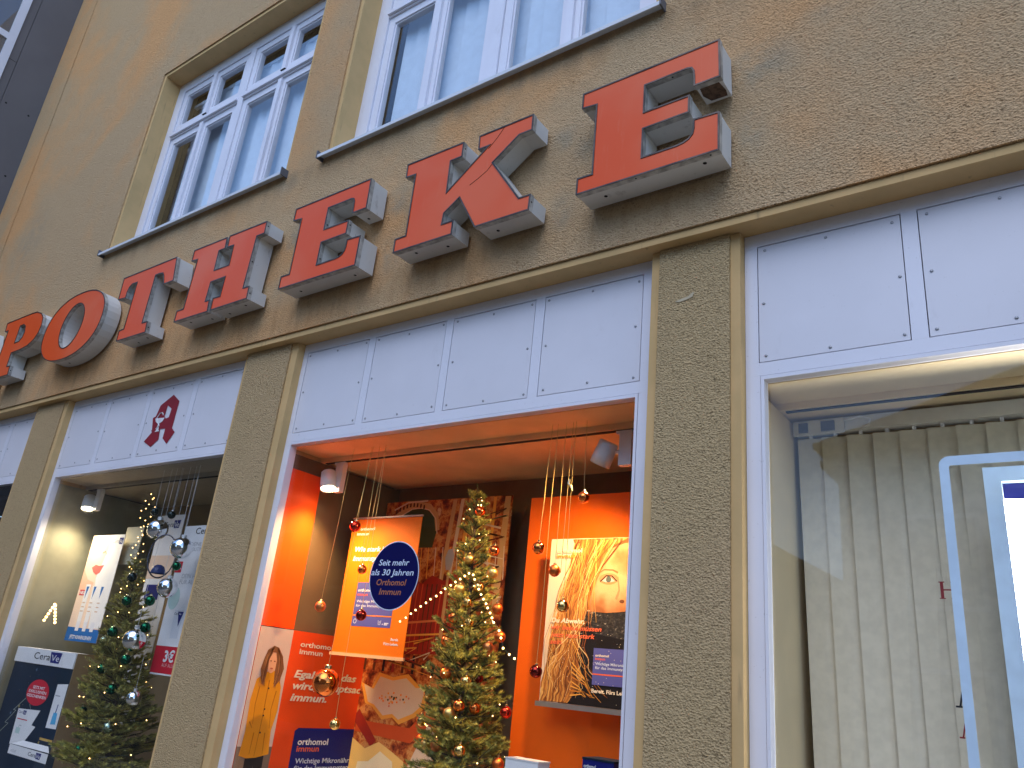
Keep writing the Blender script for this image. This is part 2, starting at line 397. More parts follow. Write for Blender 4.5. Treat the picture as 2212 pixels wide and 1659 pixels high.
# interiors of the window bays
def bay(xa, xb, side, back, ceil, floor, yb=1.05, rightside=None):
    n = MB(); n.box(xa-.05, xb+.05, .170, .385, 2.716, 2.80); n.box(xa-.05, xb+.05, .3852, .425, 2.689, 2.80); n.box(xa-.05, xb+.05, .4252, yb+.05, 2.700, 2.80)
    n.build('display_ceiling', ceil, bld)
    box('ceiling_track', M_BLACK, bld, xa+.02, xb-.02, .396, .414, 2.6845, 2.6888)
    box('display_floor', floor, bld, xa-.05, xb+.05, .170, yb+.05, ZF-.06, ZF-.004)
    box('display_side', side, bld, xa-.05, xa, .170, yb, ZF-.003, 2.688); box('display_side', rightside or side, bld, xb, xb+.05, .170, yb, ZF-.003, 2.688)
    box('display_back', back, bld, xa-.05, xb+.05, yb, yb+.05, ZF-.003, 2.6995)
M_FLOORW = mat('white_display_floor', (.74, .70, .62), .5)
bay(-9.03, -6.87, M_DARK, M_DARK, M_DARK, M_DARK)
bay(-6.30, -4.09, mat('grey_green_side_wall', (.30, .29, .20), .7, var=.2, scale=3), mat('brown_display_back', (.27, .20, .11), .7, var=.15, scale=2), mat('dull_ceiling', (.42, .37, .28), .7), M_FLOORW)
bay(-3.55, -1.345, mat('ochre_side_wall', (.13, .085, .04), .7, var=.12, scale=3), M_BROWN, mat('bounce_tinted_ceiling', (.90, .58, .27), .7, .2, var=.1, scale=3), M_FLOORW)  # orange bounce light is mixed into the cream ceiling's colour
bay(-.905, 1.30, M_CREAM, M_CREAM, M_CREAM, M_FLOORW, 1.3)

# pharmacy emblem on the third panel of the left bay
em = tag(poly('pharmacy_emblem', [(-4.879,3.198),(-4.788,3.141),(-4.792,2.952),(-4.746,2.919),(-4.808,2.844),(-4.874,2.889),(-4.873,2.957),(-4.937,2.959),(-4.921,2.885),(-4.998,2.840),(-5.103,2.887),(-5.031,2.946),(-5.047,2.962),(-5.037,2.962),(-5.067,3.052),(-5.036,3.060),(-5.011,3.136)][::-1], PY(.1212), .003, mat('emblem_red', (.26, .012, .022), .5), None,
     [[(-4.918,3.126),(-4.861,3.096),(-4.866,3.036),(-4.900,3.030),(-4.925,3.048)]]), 'dark red gothic letter A pharmacy emblem on a white fascia panel', 'emblem')
M_EW = mat('emblem_white', (.72, .72, .74), .5)
poly('cup', [(-5.030,3.044),(-4.912,3.038),(-4.930,3.012),(-4.958,3.003),(-4.988,3.005),(-5.015,3.020)], PY(.1212), .005, M_EW, em)
poly('stem', [(-4.975,3.003),(-4.962,3.003),(-4.950,2.955),(-4.935,2.944),(-4.995,2.944),(-4.982,2.955)], PY(.1212), .005, M_EW, em)
MB().tube([(-4.985,.1155,2.965),(-4.955,.1155,2.985),(-4.985,.1155,3.010),(-5.01,.1155,3.045),(-4.985,.1155,3.075),(-4.955,.1155,3.078),(-4.940,.1155,3.060)], .0035, 5).build('serpent', M_EW, em)

# ------------------------------------------------------------------ sign letters
YF, YK = -.147, -.016
def letter(lab, outer, holes=(), screws=(), seams=()):
    t = thing('sign_letter', lab, 'sign letter', 'red box letters of the sign on the wall')
    if area(outer) < 0: outer = outer[::-1]
    holes = [h if area(h) < 0 else h[::-1] for h in holes]
    loops = [outer]+list(holes)
    def tess(ls, y):
        fl = [p for l in ls for p in l]; tri = tessellate_polygon([[Vector((p[0], p[1], 0)) for p in l] for l in ls]); return [(p[0], y, p[1]) for p in fl], tri
    # red face, a little inside its trim
    b = MB(); b.add(*tess([offset(l, -.0035) for l in loops], YF+.003)); b.build('face', M_RED, t)
    # casing
    b = MB()
    for l in loops:
        n = len(l); b.add([(p[0], YF+.026, p[1]) for p in l]+[(p[0], YK, p[1]) for p in l], [(i, (i+1) % n, n+(i+1) % n, n+i) for i in range(n)])
    b.add(*tess(loops, YK)); b.build('casing', M_CASE, t)
    # trim cap: rim, outer band and its return
    b = MB(); br_ = MB()
    for l in loops:
        n = len(l); lo, li = offset(l, .0028), offset(l, -.0045)
        rings = [(lo, YF+.003), (lo, YF+.0285), (l, YF+.0285)]
        vs = [(p[0], y, p[1]) for r, y in rings for p in r]
        b.add(vs, [(k*n+i, k*n+(i+1) % n, (k+1)*n+(i+1) % n, (k+1)*n+i) for k in range(len(rings)-1) for i in range(n)])
        rings = [(li, YF+.004), (li, YF), (lo, YF), (lo, YF+.003)]
        vs = [(p[0], y, p[1]) for r, y in rings for p in r]
        br_.add(vs, [(k*n+i, k*n+(i+1) % n, (k+1)*n+(i+1) % n, (k+1)*n+i) for k in range(len(rings)-1) for i in range(n)])
    b.build('trim_cap', M_TRIM, t); br_.build('rim', M_RIM, t)
    if seams:
        b = MB()
        for p in seams: b.tube([(q[0], YF+.0025, q[1]) for q in p], .0016, 4)
        b.build('seam', mat('seam_dark_red', (.12, .03, .02), .7), t)
    for (x, z, kind) in screws:
        b = MB()
        if kind == 'b': b.lathe((x, -.075+random.uniform(-.02,.02), z-.0006), [(.0085, 0), (.0001, 0)], (0,0,-1), 9)
        elif kind == 'c': b.lathe((x, YF+.015, z-.0036), [(.0045, 0), (.0001, 0)], (0,0,-1), 8)
        else: b.lathe((x+.0034, YF+.015, z), [(.0050, 0), (.0001, .0003)], (1,0,0), 8)
        b.build('bolt_hole', M_BLACK, t)
    for dx in ([p for p in outer][0], ):  # wall spacer
        cx = sum(p[0] for p in outer)/len(outer); cz = sum(p[1] for p in outer)/len(outer)
        box('wall_spacer', M_TRIM, t, cx-.02, cx+.02, YK+.0005, .004, cz-.02, cz+.02)
    return t
def under(z): return lambda u, v, o: Vector((u, v, z-o))
def serif_E(x, s=1.0):
    def arc(cx, cz, r, a0, a1, n=6): return [(cx+r*math.cos(R(a0+(a1-a0)*i/n)), cz+r*math.sin(R(a0+(a1-a0)*i/n))) for i in range(n+1)]
    P = [(0, 3.573),(.632, 3.573),(.632, 3.752),(.528, 3.757)]
    P += arc(.490, 3.697, .038, 0, -90)[0:] if False else [(.528, 3.715),(.523, 3.690),(.508, 3.672),(.487, 3.662),(.460, 3.657)]
    P += [(.305, 3.655),(.305, 3.800),(.507, 3.803),(.507, 3.886),(.305, 3.884),(.305, 4.028),(.495, 4.030),(.515, 4.024),(.524, 4.005),(.527, 3.975),(.528, 3.927),(.636, 3.927),(.632, 4.117),(-.003, 4.113),(-.003, 4.032),(.071, 4.024),(.073, 3.653),(0, 3.654)]
    return [(x+p[0]*s, p[1]) for p in P]
near_E = letter('nearest and largest red box letter E at the right end of the sign', serif_E(-1.577, 1.004), screws=[(-1.47,3.573,'b'),(-1.02,3.573,'b'),(-1.30,3.573,'c'),(-.98,3.573,'c'),(-1.07,3.86,'r'),(-1.272,3.92,'r'),(-1.272,3.70,'r'),(-.99,3.927,'b'),(-1.12,3.803,'b'),(-1.15,4.03,'c')])
poly('rust_patch', [(-1.035,-.118),(-.955,-.122),(-.946,-.06),(-.952,-.028),(-1.02,-.030),(-1.04,-.07)], under(3.927), .0008, mat('rust', (.11,.065,.04), .9, var=.4, scale=60), near_E)
letter('red box letter E standing between the letters H and K', serif_E(-3.567, .996), screws=[(-3.46,3.573,'b'),(-3.02,3.573,'b'),(-3.2,3.573,'c'),(-3.06,3.86,'r'),(-3.263,3.92,'r'),(-3.263,3.70,'r'),(-3.0,3.927,'b')])
letter('red box letter K with a long seam crack across its arm', [(-2.658,3.573),(-2.275,3.575),(-2.276,3.651),(-2.348,3.651),(-2.344,3.714),(-2.255,3.777),(-2.132,3.574),(-1.826,3.575),(-1.824,3.655),(-1.888,3.655),(-2.072,3.916),(-1.927,4.024),(-1.853,4.025),(-1.855,4.113),(-2.176,4.110),(-2.172,4.029),(-2.107,4.030),(-2.347,3.836),(-2.352,4.026),(-2.278,4.027),(-2.279,4.112),(-2.661,4.111),(-2.658,4.029),(-2.590,4.026),(-2.587,3.653),(-2.660,3.652)],
       screws=[(-2.55,3.573,'b'),(-2.36,3.573,'b'),(-2.05,3.573,'b'),(-2.277,3.62,'r'),(-1.825,3.62,'r'),(-2.279,4.08,'r'),(-1.855,4.07,'r')], seams=[[(-2.07,3.913),(-2.10,3.88),(-2.15,3.852),(-2.20,3.83)],[(-2.02,4.112),(-2.06,4.06),(-2.11,4.01)]])
letter('red box letter H split by narrow slots in its serifs', [(-4.628,3.576),(-4.260,3.576),(-4.270,3.658),(-4.314,3.658),(-4.309,3.795),(-4.157,3.797),(-4.158,3.660),(-4.232,3.662),(-4.228,3.578),(-3.864,3.580),(-3.868,3.662),(-3.928,3.664),(-3.918,4.025),(-3.844,4.026),(-3.845,4.110),(-4.225,4.111),(-4.220,4.027),(-4.154,4.024),(-4.148,3.879),(-4.306,3.879),(-4.310,4.025),(-4.246,4.027),(-4.252,4.108),(-4.617,4.108),(-4.616,4.026),(-4.547,4.021),(-4.554,3.655),(-4.628,3.655)],
       screws=[(-4.52,3.576,'b'),(-4.33,3.576,'b'),(-4.15,3.578,'b'),(-3.95,3.579,'b'),(-3.866,3.62,'r'),(-3.922,3.85,'r'),(-3.845,4.08,'r')])
letter('red box letter T beside the round letter O', [(-5.342,3.568),(-4.970,3.568),(-4.980,3.650),(-5.049,3.653),(-5.056,4.026),(-5.005,4.028),(-4.960,4.020),(-4.935,3.99),(-4.915,3.94),(-4.908,3.921),(-4.790,3.921),(-4.828,4.112),(-5.518,4.110),(-5.505,3.930),(-5.402,3.924),(-5.405,3.97),(-5.390,4.01),(-5.362,4.028),(-5.294,4.026),(-5.286,3.652),(-5.348,3.650)],
       screws=[(-5.2,3.568,'b'),(-5.05,3.568,'b'),(-4.975,3.61,'r')])
def bez(cx, cz, rx, rz, n=40, p=2.25):
    o = []
    for i in range(n):
        a = 2*math.pi*i/n; c, s_ = math.cos(a), math.sin(a); o.append((cx+rx*math.copysign(abs(c)**(2/p), c), cz+rz*math.copysign(abs(s_)**(2/p), s_)))
    return o
letter('red box letter O with dirt on its white rim', bez(-6.148, 3.848, .460, .286), [bez(-6.155, 3.850, .168, .190, 36, 2.0)[::-1]], screws=[(-6.15,3.56,'b')])
letter('red box letter P cut by the left edge of the picture', [(-7.452,3.578),(-7.075,3.578),(-7.088,3.660),(-7.153,3.664),(-7.158,3.790),(-7.02,3.792),(-6.88,3.806),(-6.79,3.845),(-6.742,3.90),(-6.728,3.97),(-6.75,4.04),(-6.81,4.09),(-6.90,4.122),(-7.0,4.130),(-7.479,4.129),(-7.462,4.042),(-7.400,4.042),(-7.392,3.662),(-7.452,3.660)],
       [[(-7.166,4.044),(-7.10,4.044),(-7.055,4.02),(-7.03,3.96),(-7.045,3.91),(-7.085,3.884),(-7.163,3.881)]], screws=[(-7.08,3.62,'r')])
letter('grey edge of the first red letter A, just past the left picture border', [(-8.36,3.578),(-8.06,3.578),(-8.06,3.65),(-8.13,3.655),(-8.11,3.72),(-7.87,3.72),(-7.84,3.655),(-7.90,3.65),(-7.90,3.578),(-7.545,3.578),(-7.545,3.65),(-7.62,3.655),(-7.855,4.125),(-8.03,4.125),(-8.26,3.655),(-8.36,3.65)], [[(-8.08,3.79),(-7.90,3.79),(-7.99,3.98)]])

# ------------------------------------------------------------------ neighbouring building on the left
nb = thing('neighbouring_building', 'dark grey clad building projecting at the left edge', 'building')
X0 = -9.284
box('wall', M_GREY, nb, -16, X0-.012, -1.75, .6, 0, 14)
g = MB(); g.box(X0-.0115, X0, -.397, .10, 0, 14); g.build('cladding_panel', M_GREY, nb)
for z0, z1 in ((0, 4.497), (4.503, 6.20), (6.206, 7.707), (7.713, 9.9), (9.906, 14)):
    p = MB()
    if z1 in (7.707, 9.9):
        za, zb_ = max(z0, 6.75), min(z1, 8.85)
        p.box(X0-.0115, X0-.0008, -.488, -.403, z0, z1); p.box(X0-.0115, X0-.0008, -1.75, -1.46, z0, z1)
        if z0 < 6.75: p.box(X0-.0115, X0-.0008, -1.4598, -.4882, z0, 6.75)
        if z1 > 8.85: p.box(X0-.0115, X0-.0008, -1.4598, -.4882, 8.85, z1)
    else: p.box(X0-.0115, X0-.0008, -1.75, -.403, z0, z1)
    p.build('cladding_panel', M_GREY, nb)
wn = MB()
def ringx(mb, x0, x1, a, b, z0, z1, w_):
    mb.box(x0, x1, a, a+w_, z0, z1); mb.box(x0, x1, b-w_, b, z0, z1); mb.box(x0, x1, a+w_, b-w_, z0, z0+w_); mb.box(x0, x1, a+w_, b-w_, z1-w_, z1)
ringx(wn, X0-.02, X0+.012, -1.459, -.489, 6.752, 8.848, .085); wn.box(X0-.018, X0+.010, -1.374, -.574, 7.92, 8.0)
wn.box(X0-.018, X0+.010, -1.01, -.94, 6.837, 7.92)
wo = wn.build('window', M_FRAME, nb)
box('pane', M_GLASSUP, wo, X0-.010, X0-.006, -1.374, -.574, 6.837, 8.763)
hl = MB()
for (y, z) in ((-.103, 7.17), (-.349, 7.171), (-.098, 6.338), (-.30, 6.34)): hl.lathe((X0+.0006, y, z), [(.012, 0), (.0001, 0)], (1,0,0), 9)
h_ = hl.build('fixing_holes', M_BLACK, nb); h_['kind'] = 'stuff'

# ------------------------------------------------------------------ print colours
c_ = lambda n, col, r=.5: mat('print_'+n, col, r, .18, var=.03, scale=8)
P_RED = c_('red_orange', (.80, .075, .008)); P_ORANGE = c_('orange', (.90, .26, .02)); P_CREAM = c_('cream', (.85, .74, .55)); P_WHITE = c_('white', (.82, .82, .80))
P_NAVY = c_('navy', (.012, .016, .16), .3); P_BLUE = c_('blue', (.02, .14, .42)); P_BLACK = c_('black', (.02, .02, .022)); P_BROWN = c_('brown', (.16, .06, .025))
P_TEXTRED = c_('text_red', (.75, .14, .06)); P_PALE = c_('pale_blue', (.62, .70, .82)); P_SKIN = c_('skin', (.78, .42, .24)); P_SKINL = c_('skin_light', (.86, .55, .38))
P_GREY = c_('grey', (.42, .42, .42)); P_PINKGREY = c_('pink_grey', (.62, .50, .44)); P_YELLOW = c_('coat_yellow', (.72, .30, .015)); P_YELLD = c_('coat_fold', (.46, .17, .01))
P_VIOLET = c_('violet_blue', (.10, .11, .36)); P_CRED = c_('crimson', (.62, .02, .04)); P_GOLD = c_('gold_hair', (.80, .36, .06)); P_GOLDL = c_('gold_hair_light', (.90, .58, .16)); P_HAIRD = c_('dark_hair', (.10, .045, .02))
P_GREEN = c_('dark_green', (.06, .07, .02)); P_TEAL = c_('dark_teal', (.008, .02, .04))
M_RAIL = mat('silver_rail', (.55, .55, .53), .3, metal=.8)
def board(name, lab, cat, pl, u0, u1, v0, v1, m, thick=.006, group=None):
    """a sheet with real thickness: its front lies on the plane, the rest behind it"""
    b = MB(); A = [pl(u, v, o) for o in (0, -thick) for (u, v) in ((u0,v0),(u1,v0),(u1,v1),(u0,v1))]
    b.add(A, [(0,1,2,3),(7,6,5,4),(0,4,5,1),(1,5,6,2),(2,6,7,3),(3,7,4,0)])
    o = b.build(name, m); return tag(o, lab, cat, group)
def ribbon(name, pts, w0, w1, pl, off, m, parent):
    n = len(pts); L = []; Q = []
    for i, p in enumerate(pts):
        a = Vector(pts[max(i-1,0)]); b = Vector(pts[min(i+1,n-1)]); d = (b-a).normalized(); nn = Vector((-d.y, d.x)); w_ = w0+(w1-w0)*i/(n-1)
        L.append(Vector(p)+nn*w_/2); Q.append(Vector(p)-nn*w_/2)
    b = MB(); b.add([pl(p.x, p.y, off) for p in L+Q], [(i, i+1, n+i+1, n+i) for i in range(n-1)]); return b.build(name, m, parent)

# ------------------------------------------------------------------ orange window (middle bay)
side = PX(-3.5495)
rp = board('colour_panel', 'plain orange-red panel on the side wall below the left spotlight', 'panel', PX(-3.540), .178, .400, 1.762, 2.602, c_('signal_orange', (.84, .085, .004)), .009)
# large side poster with the person in a yellow coat
pl = PX(-3.528)
p1 = board('side_poster', 'red poster with a person in a yellow coat and cream slogan', 'poster', pl, .178, .985, .98, 1.757, P_RED, .010)
rect('photo', .178, .393, .98, 1.757, pl, .0006, P_PINKGREY, p1)
rect('photo_ground', .178, .393, .98, 1.185, pl, .0009, c_('mud', (.20, .15, .11)), p1)
poly('legs', [(.240,1.15),(.350,1.15),(.356,.98),(.305,.98),(.296,1.10),(.288,.98),(.236,.98)], pl, .0012, P_BLACK, p1)
poly('coat', [(.262,1.535),(.215,1.500),(.200,1.40),(.208,1.256),(.198,1.144),(.245,1.132),(.300,1.134),(.378,1.150),(.366,1.258),(.384,1.357),(.378,1.467),(.350,1.53),(.305,1.55)], pl, .0015, P_YELLOW, p1)
for q in ([(.243,1.47),(.236,1.38),(.244,1.29)],[(.352,1.45),(.340,1.36),(.352,1.27)],[(.296,1.50),(.296,1.30),(.290,1.14)],[(.222,1.30),(.245,1.27)],[(.262,1.25),(.258,1.15)],[(.330,1.25),(.338,1.15)]): ribbon('coat_fold', q, .007, .003, pl, .0018, P_YELLD, p1)
for z in (1.46,1.36,1.33,1.25): poly('button', ell(.300, z, .005, .005, 8), pl, .0021, P_BLACK, p1)
poly('face', ell(.293, 1.585, .030, .052, 20), pl, .0018, P_SKIN, p1)
poly('hair', [(.285,1.668),(.250,1.645),(.236,1.60),(.226,1.55),(.240,1.50),(.262,1.47),(.270,1.54),(.270,1.60),(.285,1.635),(.305,1.635),(.318,1.60),(.318,1.54),(.330,1.465),(.360,1.50),(.374,1.56),(.352,1.62),(.318,1.660)], pl, .0022, c_('brown_hair', (.24, .10, .04)), p1)
for i in range(14):
    a = random.choice((-1,1)); x = .298+a*random.uniform(.03,.06)
    ribbon('hair_strand', [(.298+a*.012,1.66),(x,1.61),(x+a*random.uniform(0,.015),1.54),(x+random.uniform(-.015,.015),random.uniform(1.46,1.5))], .004, .002, pl, .0026, random.choice((c_('strand', (.46,.21,.08)), P_BROWN)), p1)
for u in (.281,.305): poly('eye', ell(u, 1.592, .006, .003, 10), pl, .0026, P_BROWN, p1)
poly('mouth', ell(.294, 1.556, .010, .004, 10), pl, .0026, c_('lip', (.5,.14,.09)), p1)
text('orthomol', .456, 1.680, .232, .026, pl, .001, P_CREAM, p1, .022)
text('immun', .457, 1.643, .165, .026, pl, .001, P_CREAM, p1, .022)
text('Egal, was das', .450, 1.524, .455, .036, pl, .001, P_CREAM, p1, .03, .22)
text('wird, Hauptsache', .453, 1.466, .585, .036, pl, .001, P_CREAM, p1, .03, .22)
text('immun.', .452, 1.408, .255, .036, pl, .001, P_CREAM, p1, .03, .22)
poly('printed_box', [(.523,1.262),(.545,1.276),(.985,1.276),(.985,.98),(.523,.98)], pl, .001, P_NAVY, p1)
text('orthomol', .556, 1.195, .213, .030, pl, .0016, P_WHITE, p1, .022)
text('immun', .556, 1.162, .155, .028, pl, .0016, P_TEXTRED, p1, .02)
text('Wichtige Mikronährst', .560, 1.105, .42, .024, pl, .0016, P_PALE, p1, .012)
text('für das Immunsystem', .560, 1.070, .40, .024, pl, .0016, P_PALE, p1, .012)
# hanging orange poster
pl = PY(.60)
p2 = board('hanging_poster', 'glowing orange hanging poster behind the blue glass disc', 'poster', pl, -3.435, -2.903, 1.672, 2.398, c_('orange_poster', (.90, .20, .008)), .004)
text('orthomol', -3.366, 2.334, .115, .016, pl, .0008, P_WHITE, p2, .02); text('immun', -3.388, 2.306, .098, .016, pl, .0008, P_WHITE, p2, .02)
text('Wie stark ist dein', -3.384, 2.214, .36, .026, pl, .0008, P_WHITE, p2, .03, .2); text('Immunsystem?', -3.388, 2.163, .30, .026, pl, .0008, P_WHITE, p2, .03, .2)
rect('printed_box', -3.318, -3.022, 1.812, 2.044, pl, .0008, P_VIOLET, p2); rect('printed_line', -3.318, -3.022, 1.866, 1.872, pl, .0014, P_ORANGE, p2)
text('orthomol', -3.305, 1.995, .11, .015, pl, .0014, P_WHITE, p2, .02); text('immun', -3.305, 1.972, .08, .015, pl, .0014, P_TEXTRED, p2, .02)
text('Wichtige Mikronährst', -3.303, 1.937, .25, .013, pl, .0014, P_PALE, p2, .015); text('für das Immunsystem', -3.303, 1.914, .24, .013, pl, .0014, P_PALE, p2, .015)
poly('round_mark', ell(-3.292,1.838,.013,.013,16), pl, .0014, P_PALE, p2, [ell(-3.292,1.838,.009,.009,16)[::-1]])
for k, q in enumerate(([(-3.115,1.848),(-3.112,1.826),(-3.098,1.826),(-3.095,1.848)], [(-3.105,1.844),(-3.105,1.832)], [(-3.085,1.829),(-3.076,1.829)], [(-3.07,1.834),(-3.038,1.834)], [(-3.07,1.827),(-3.045,1.827)])): ribbon('pictogram', q, .003 if k < 2 else .006, .003 if k < 2 else .005, pl, .0014, P_PALE, p2)
text('Bereit.', -3.005, 1.750, .055, .013, pl, .0008, P_WHITE, p2, .025); text('Fürs Leben.', -3.052, 1.727, .105, .013, pl, .0008, P_WHITE, p2, .025)
MB().box(-3.445, -2.893, .594, .606, 1.656, 1.672).build('bottom_rail', c_('rail_orange', (.9, .55, .25)), p2)
box('top_rail', M_RAIL, p2, -3.44, -2.898, .595, .605, 2.399, 2.408)
# back mural: fairground carousel print
def mural_mat():
    n = N('carousel_print'); v = n.pos(); f = n.noise(v, 15, 6, .62, 0)
    vo = n.n('TexVoronoi'); vo.inputs['Scale'].default_value = 30; dv = n.n('VectorMath', operation='ADD'); nz = n.n('TexNoise'); nz.inputs['Scale'].default_value = 12; n.l(v, nz.inputs['Vector'])
    sc2 = n.n('VectorMath', operation='SCALE'); n.l(nz.outputs['Color'], sc2.inputs[0]); sc2.inputs['Scale'].default_value = .12; n.l(v, dv.inputs[0]); n.l(sc2.outputs[0], dv.inputs[1]); n.l(dv.outputs[0], vo.inputs['Vector'])
    sp = n.n('SeparateColor'); n.l(vo.outputs['Color'], sp.inputs[0])
    g = n.math('ADD', n.math('MULTIPLY', f, .92), n.math('MULTIPLY', sp.outputs[0], .08))
    c = n.ramp(g, [(.34, (.07, .015, .005)), (.43, (.28, .05, .012)), (.50, (.52, .15, .03)), (.57, (.66, .32, .09)), (.63, (.34, .06, .015)), (.71, (.74, .50, .24))])
    return n.done(c, .45, .2)
pl = PY(.95); MUR = mural_mat()
p3 = board('mural_poster', 'large photo mural of a golden fairground carousel behind the fir tree', 'poster', pl, -3.542, -2.575, .90, 2.585, MUR, .012)
CREAMP = c_('mural_cream', (.62, .36, .14)); IVORY = c_('mural_ivory', (.74, .58, .38)); DEEP = c_('mural_deep_red', (.34, .03, .015)); DARKB = c_('mural_dark', (.10, .035, .012)); AMBER = c_('mural_amber', (.85, .40, .06))
poly('arch_shadow', [(-3.42,2.50),(-3.36,2.535),(-3.28,2.548),(-3.20,2.53),(-3.13,2.48),(-3.10,2.40),(-3.12,2.30),(-3.24,2.30),(-3.33,2.37)], pl, .0006, P_GREEN, p3)
arc = [(-3.46,2.47),(-3.40,2.52),(-3.32,2.556),(-3.25,2.56),(-3.18,2.545),(-3.12,2.49),(-3.095,2.40)]
ribbon('bridge_arch', arc, .045, .030, pl, .0010, CREAMP, p3); ribbon('bridge_rim', [(u,v-.02) for u, v in arc], .007, .006, pl, .0013, IVORY, p3)
for i in range(9):
    u = -3.45+i*.028; z = 2.515+.05*math.sin((i+1)/9*2.4)
    poly('small_arch', [(u-.007,z-.016),(u+.007,z-.016)]+ell(u,z,.007,.010,8,0,180), pl, .0016, DARKB, p3)
ribbon('bridge_parapet', [(-3.47,2.535),(-3.36,2.578),(-3.20,2.582)], .010, .010, pl, .0013, IVORY, p3)
for (u0, u1, du, m_) in ((-3.05,-3.02,.05,CREAMP),(-2.99,-2.965,.05,IVORY),(-2.93,-2.90,.05,AMBER),(-2.70,-2.68,0,AMBER),(-2.64,-2.60,.02,CREAMP)):
    poly('column', [(u0,1.95),(u1,1.95),(u1+du,2.58),(u0+du,2.58)], pl, .0007, m_, p3)
for k in range(12):
    u = -3.20+k*.055; ribbon('pole', [(u,2.30),(u+.012,2.12)], .006, .006, pl, .0011, random.choice((IVORY, AMBER)), p3)
poly('skirt', [(-3.25,1.70),(-3.22,2.12),(-3.16,2.09),(-3.09,2.14),(-3.00,2.11),(-2.90,2.15),(-2.84,1.72)], pl, .0012, DEEP, p3)
for k in range(11):
    u = -3.235+k*.036; ribbon('skirt_pleat', [(u,1.72),(u+.006,1.9),(u+.012,2.09)], .005, .010, pl, .0015, random.choice((DARKB, c_('pleat', (.62,.09,.03)))), p3)
ribbon('rail', [(-3.25,1.87),(-2.85,1.905)], .012, .012, pl, .0018, c_('rail_red',(.72,.22,.07)), p3); ribbon('rail', [(-3.25,1.80),(-2.85,1.83)], .01, .01, pl, .0018, AMBER, p3)
poly('lamp_pole', [(-2.985,1.70),(-2.955,1.70),(-2.962,2.16),(-2.978,2.16)], pl, .0021, CREAMP, p3)
poly('lamp_shade', [(-2.992,2.17),(-2.958,2.17),(-2.942,2.25),(-2.96,2.29),(-2.99,2.285),(-3.008,2.24)], pl, .0021, P_GREY, p3)
for k in range(9):
    u = -3.53+k*.075; h = random.uniform(.05,.1)
    poly('figure', [(u,1.60),(u+.02,1.60),(u+.018,1.60+h),(u+.002,1.60+h)], pl, .0016, random.choice((DARKB, P_BLACK, DEEP)), p3)
cart = [(-3.50,1.52),(-3.42,1.50),(-3.38,1.57),(-3.28,1.555),(-3.18,1.575),(-3.10,1.53),(-3.03,1.54),(-3.05,1.44),(-3.10,1.40),(-3.20,1.36),(-3.25,1.385),(-3.32,1.37),(-3.40,1.42),(-3.45,1.43)]
poly('cartouche_frame', [(-3.27+(u+3.27)*1.12, 1.47+(v-1.47)*1.22) for u, v in cart], pl, .0014, AMBER, p3); poly('cartouche', cart, pl, .0018, IVORY, p3)
for k in range(30): poly('flower', ell(-3.27+random.gauss(0,.07), 1.465+random.gauss(0,.016), .007, .006, 7), pl, .0021+k*.00001, random.choice((P_GOLD, P_ORANGE, P_GREEN, c_('rose',(.7,.25,.15)))), p3)
ribbon('beam', [(-3.53,1.36),(-3.36,1.22)], .07, .05, pl, .0015, DEEP, p3); ribbon('beam', [(-3.52,1.30),(-3.10,1.29),(-2.95,1.42)], .06, .09, pl, .0013, c_('beam_red',(.60,.09,.02)), p3)
poly('glow_print', [(-3.54,.90),(-3.54,1.24),(-3.42,1.19),(-3.32,1.235),(-3.22,1.20),(-3.12,1.16),(-3.05,.90)], pl, .0019, c_('mural_glow',(.90,.58,.16)), p3)
poly('glow_print', [(-3.50,.90),(-3.46,1.12),(-3.38,1.13),(-3.30,1.19),(-3.20,1.15),(-3.14,.90)], pl, .0022, c_('mural_glow_light',(.92,.78,.45)), p3)
poly('white_shape', [(-3.16,.95),(-3.10,1.12),(-2.98,1.36),(-2.90,1.30),(-2.96,.95)], pl, .0023, IVORY, p3)
for k in range(13): ribbon('ornament', [(-2.9+random.uniform(0,.3), 2.0+.04*k), (-2.86+random.uniform(0,.3), 2.03+.04*k), (-2.84+random.uniform(0,.26), 1.99+.04*k)], .012, .004, pl, .0016, random.choice((DARKB, AMBER, DEEP, IVORY)), p3)
for k in range(14): ribbon('ornament', [(-3.53+random.uniform(0,.5), 1.62+.02*k), (-3.5+random.uniform(0,.5), 1.66+.02*k), (-3.48+random.uniform(0,.5), 1.6+.02*k)], .010, .003, pl, .0017, random.choice((IVORY, AMBER, DARKB, DEEP)), p3)
# right orange panel and the big portrait poster
op = board('colour_panel', 'tall plain orange panel behind the portrait poster on the right', 'panel', PY(.80), -2.335, -1.352, ZF, 2.518, c_('panel_orange', (.80, .13, .006)), .012)
pl = PY(.70)
p4 = board('portrait_poster', 'portrait poster of a face with blond hair and black knitwear', 'poster', pl, -2.122, -1.585, 1.543, 2.278, c_('portrait_pale', (.80, .62, .44)), .005)
poly('hair_back', [(-2.00,2.275),(-1.588,2.275),(-1.588,1.95),(-1.90,1.95),(-2.02,1.60),(-2.10,1.56),(-2.09,1.75),(-2.04,1.95),(-1.99,2.10),(-1.965,2.20)], pl, .0006, c_('hair_mass', (.26,.10,.03)), p4)
def skin():
    n = N('portrait_skin'); v = n.pos(); sh = n.noise(n.scaled(v, 1, 1, 1), 7, 3, .5); fr = n.noise(v, 210, 2, .5)
    c = n.ramp(sh, [(.36, (.34, .12, .04)), (.50, (.58, .26, .11)), (.64, (.72, .40, .20))])
    return n.done(n.mix(n.rng(fr, .62, .72, 0, .4), c, (.42, .16, .06)), .5, .2)
poly('face', [(-1.842,2.17),(-1.80,2.225),(-1.72,2.252),(-1.588,2.258),(-1.588,1.945),(-1.70,1.940),(-1.88,1.935),(-1.895,2.00),(-1.872,2.09)], pl, .0010, skin(), p4)
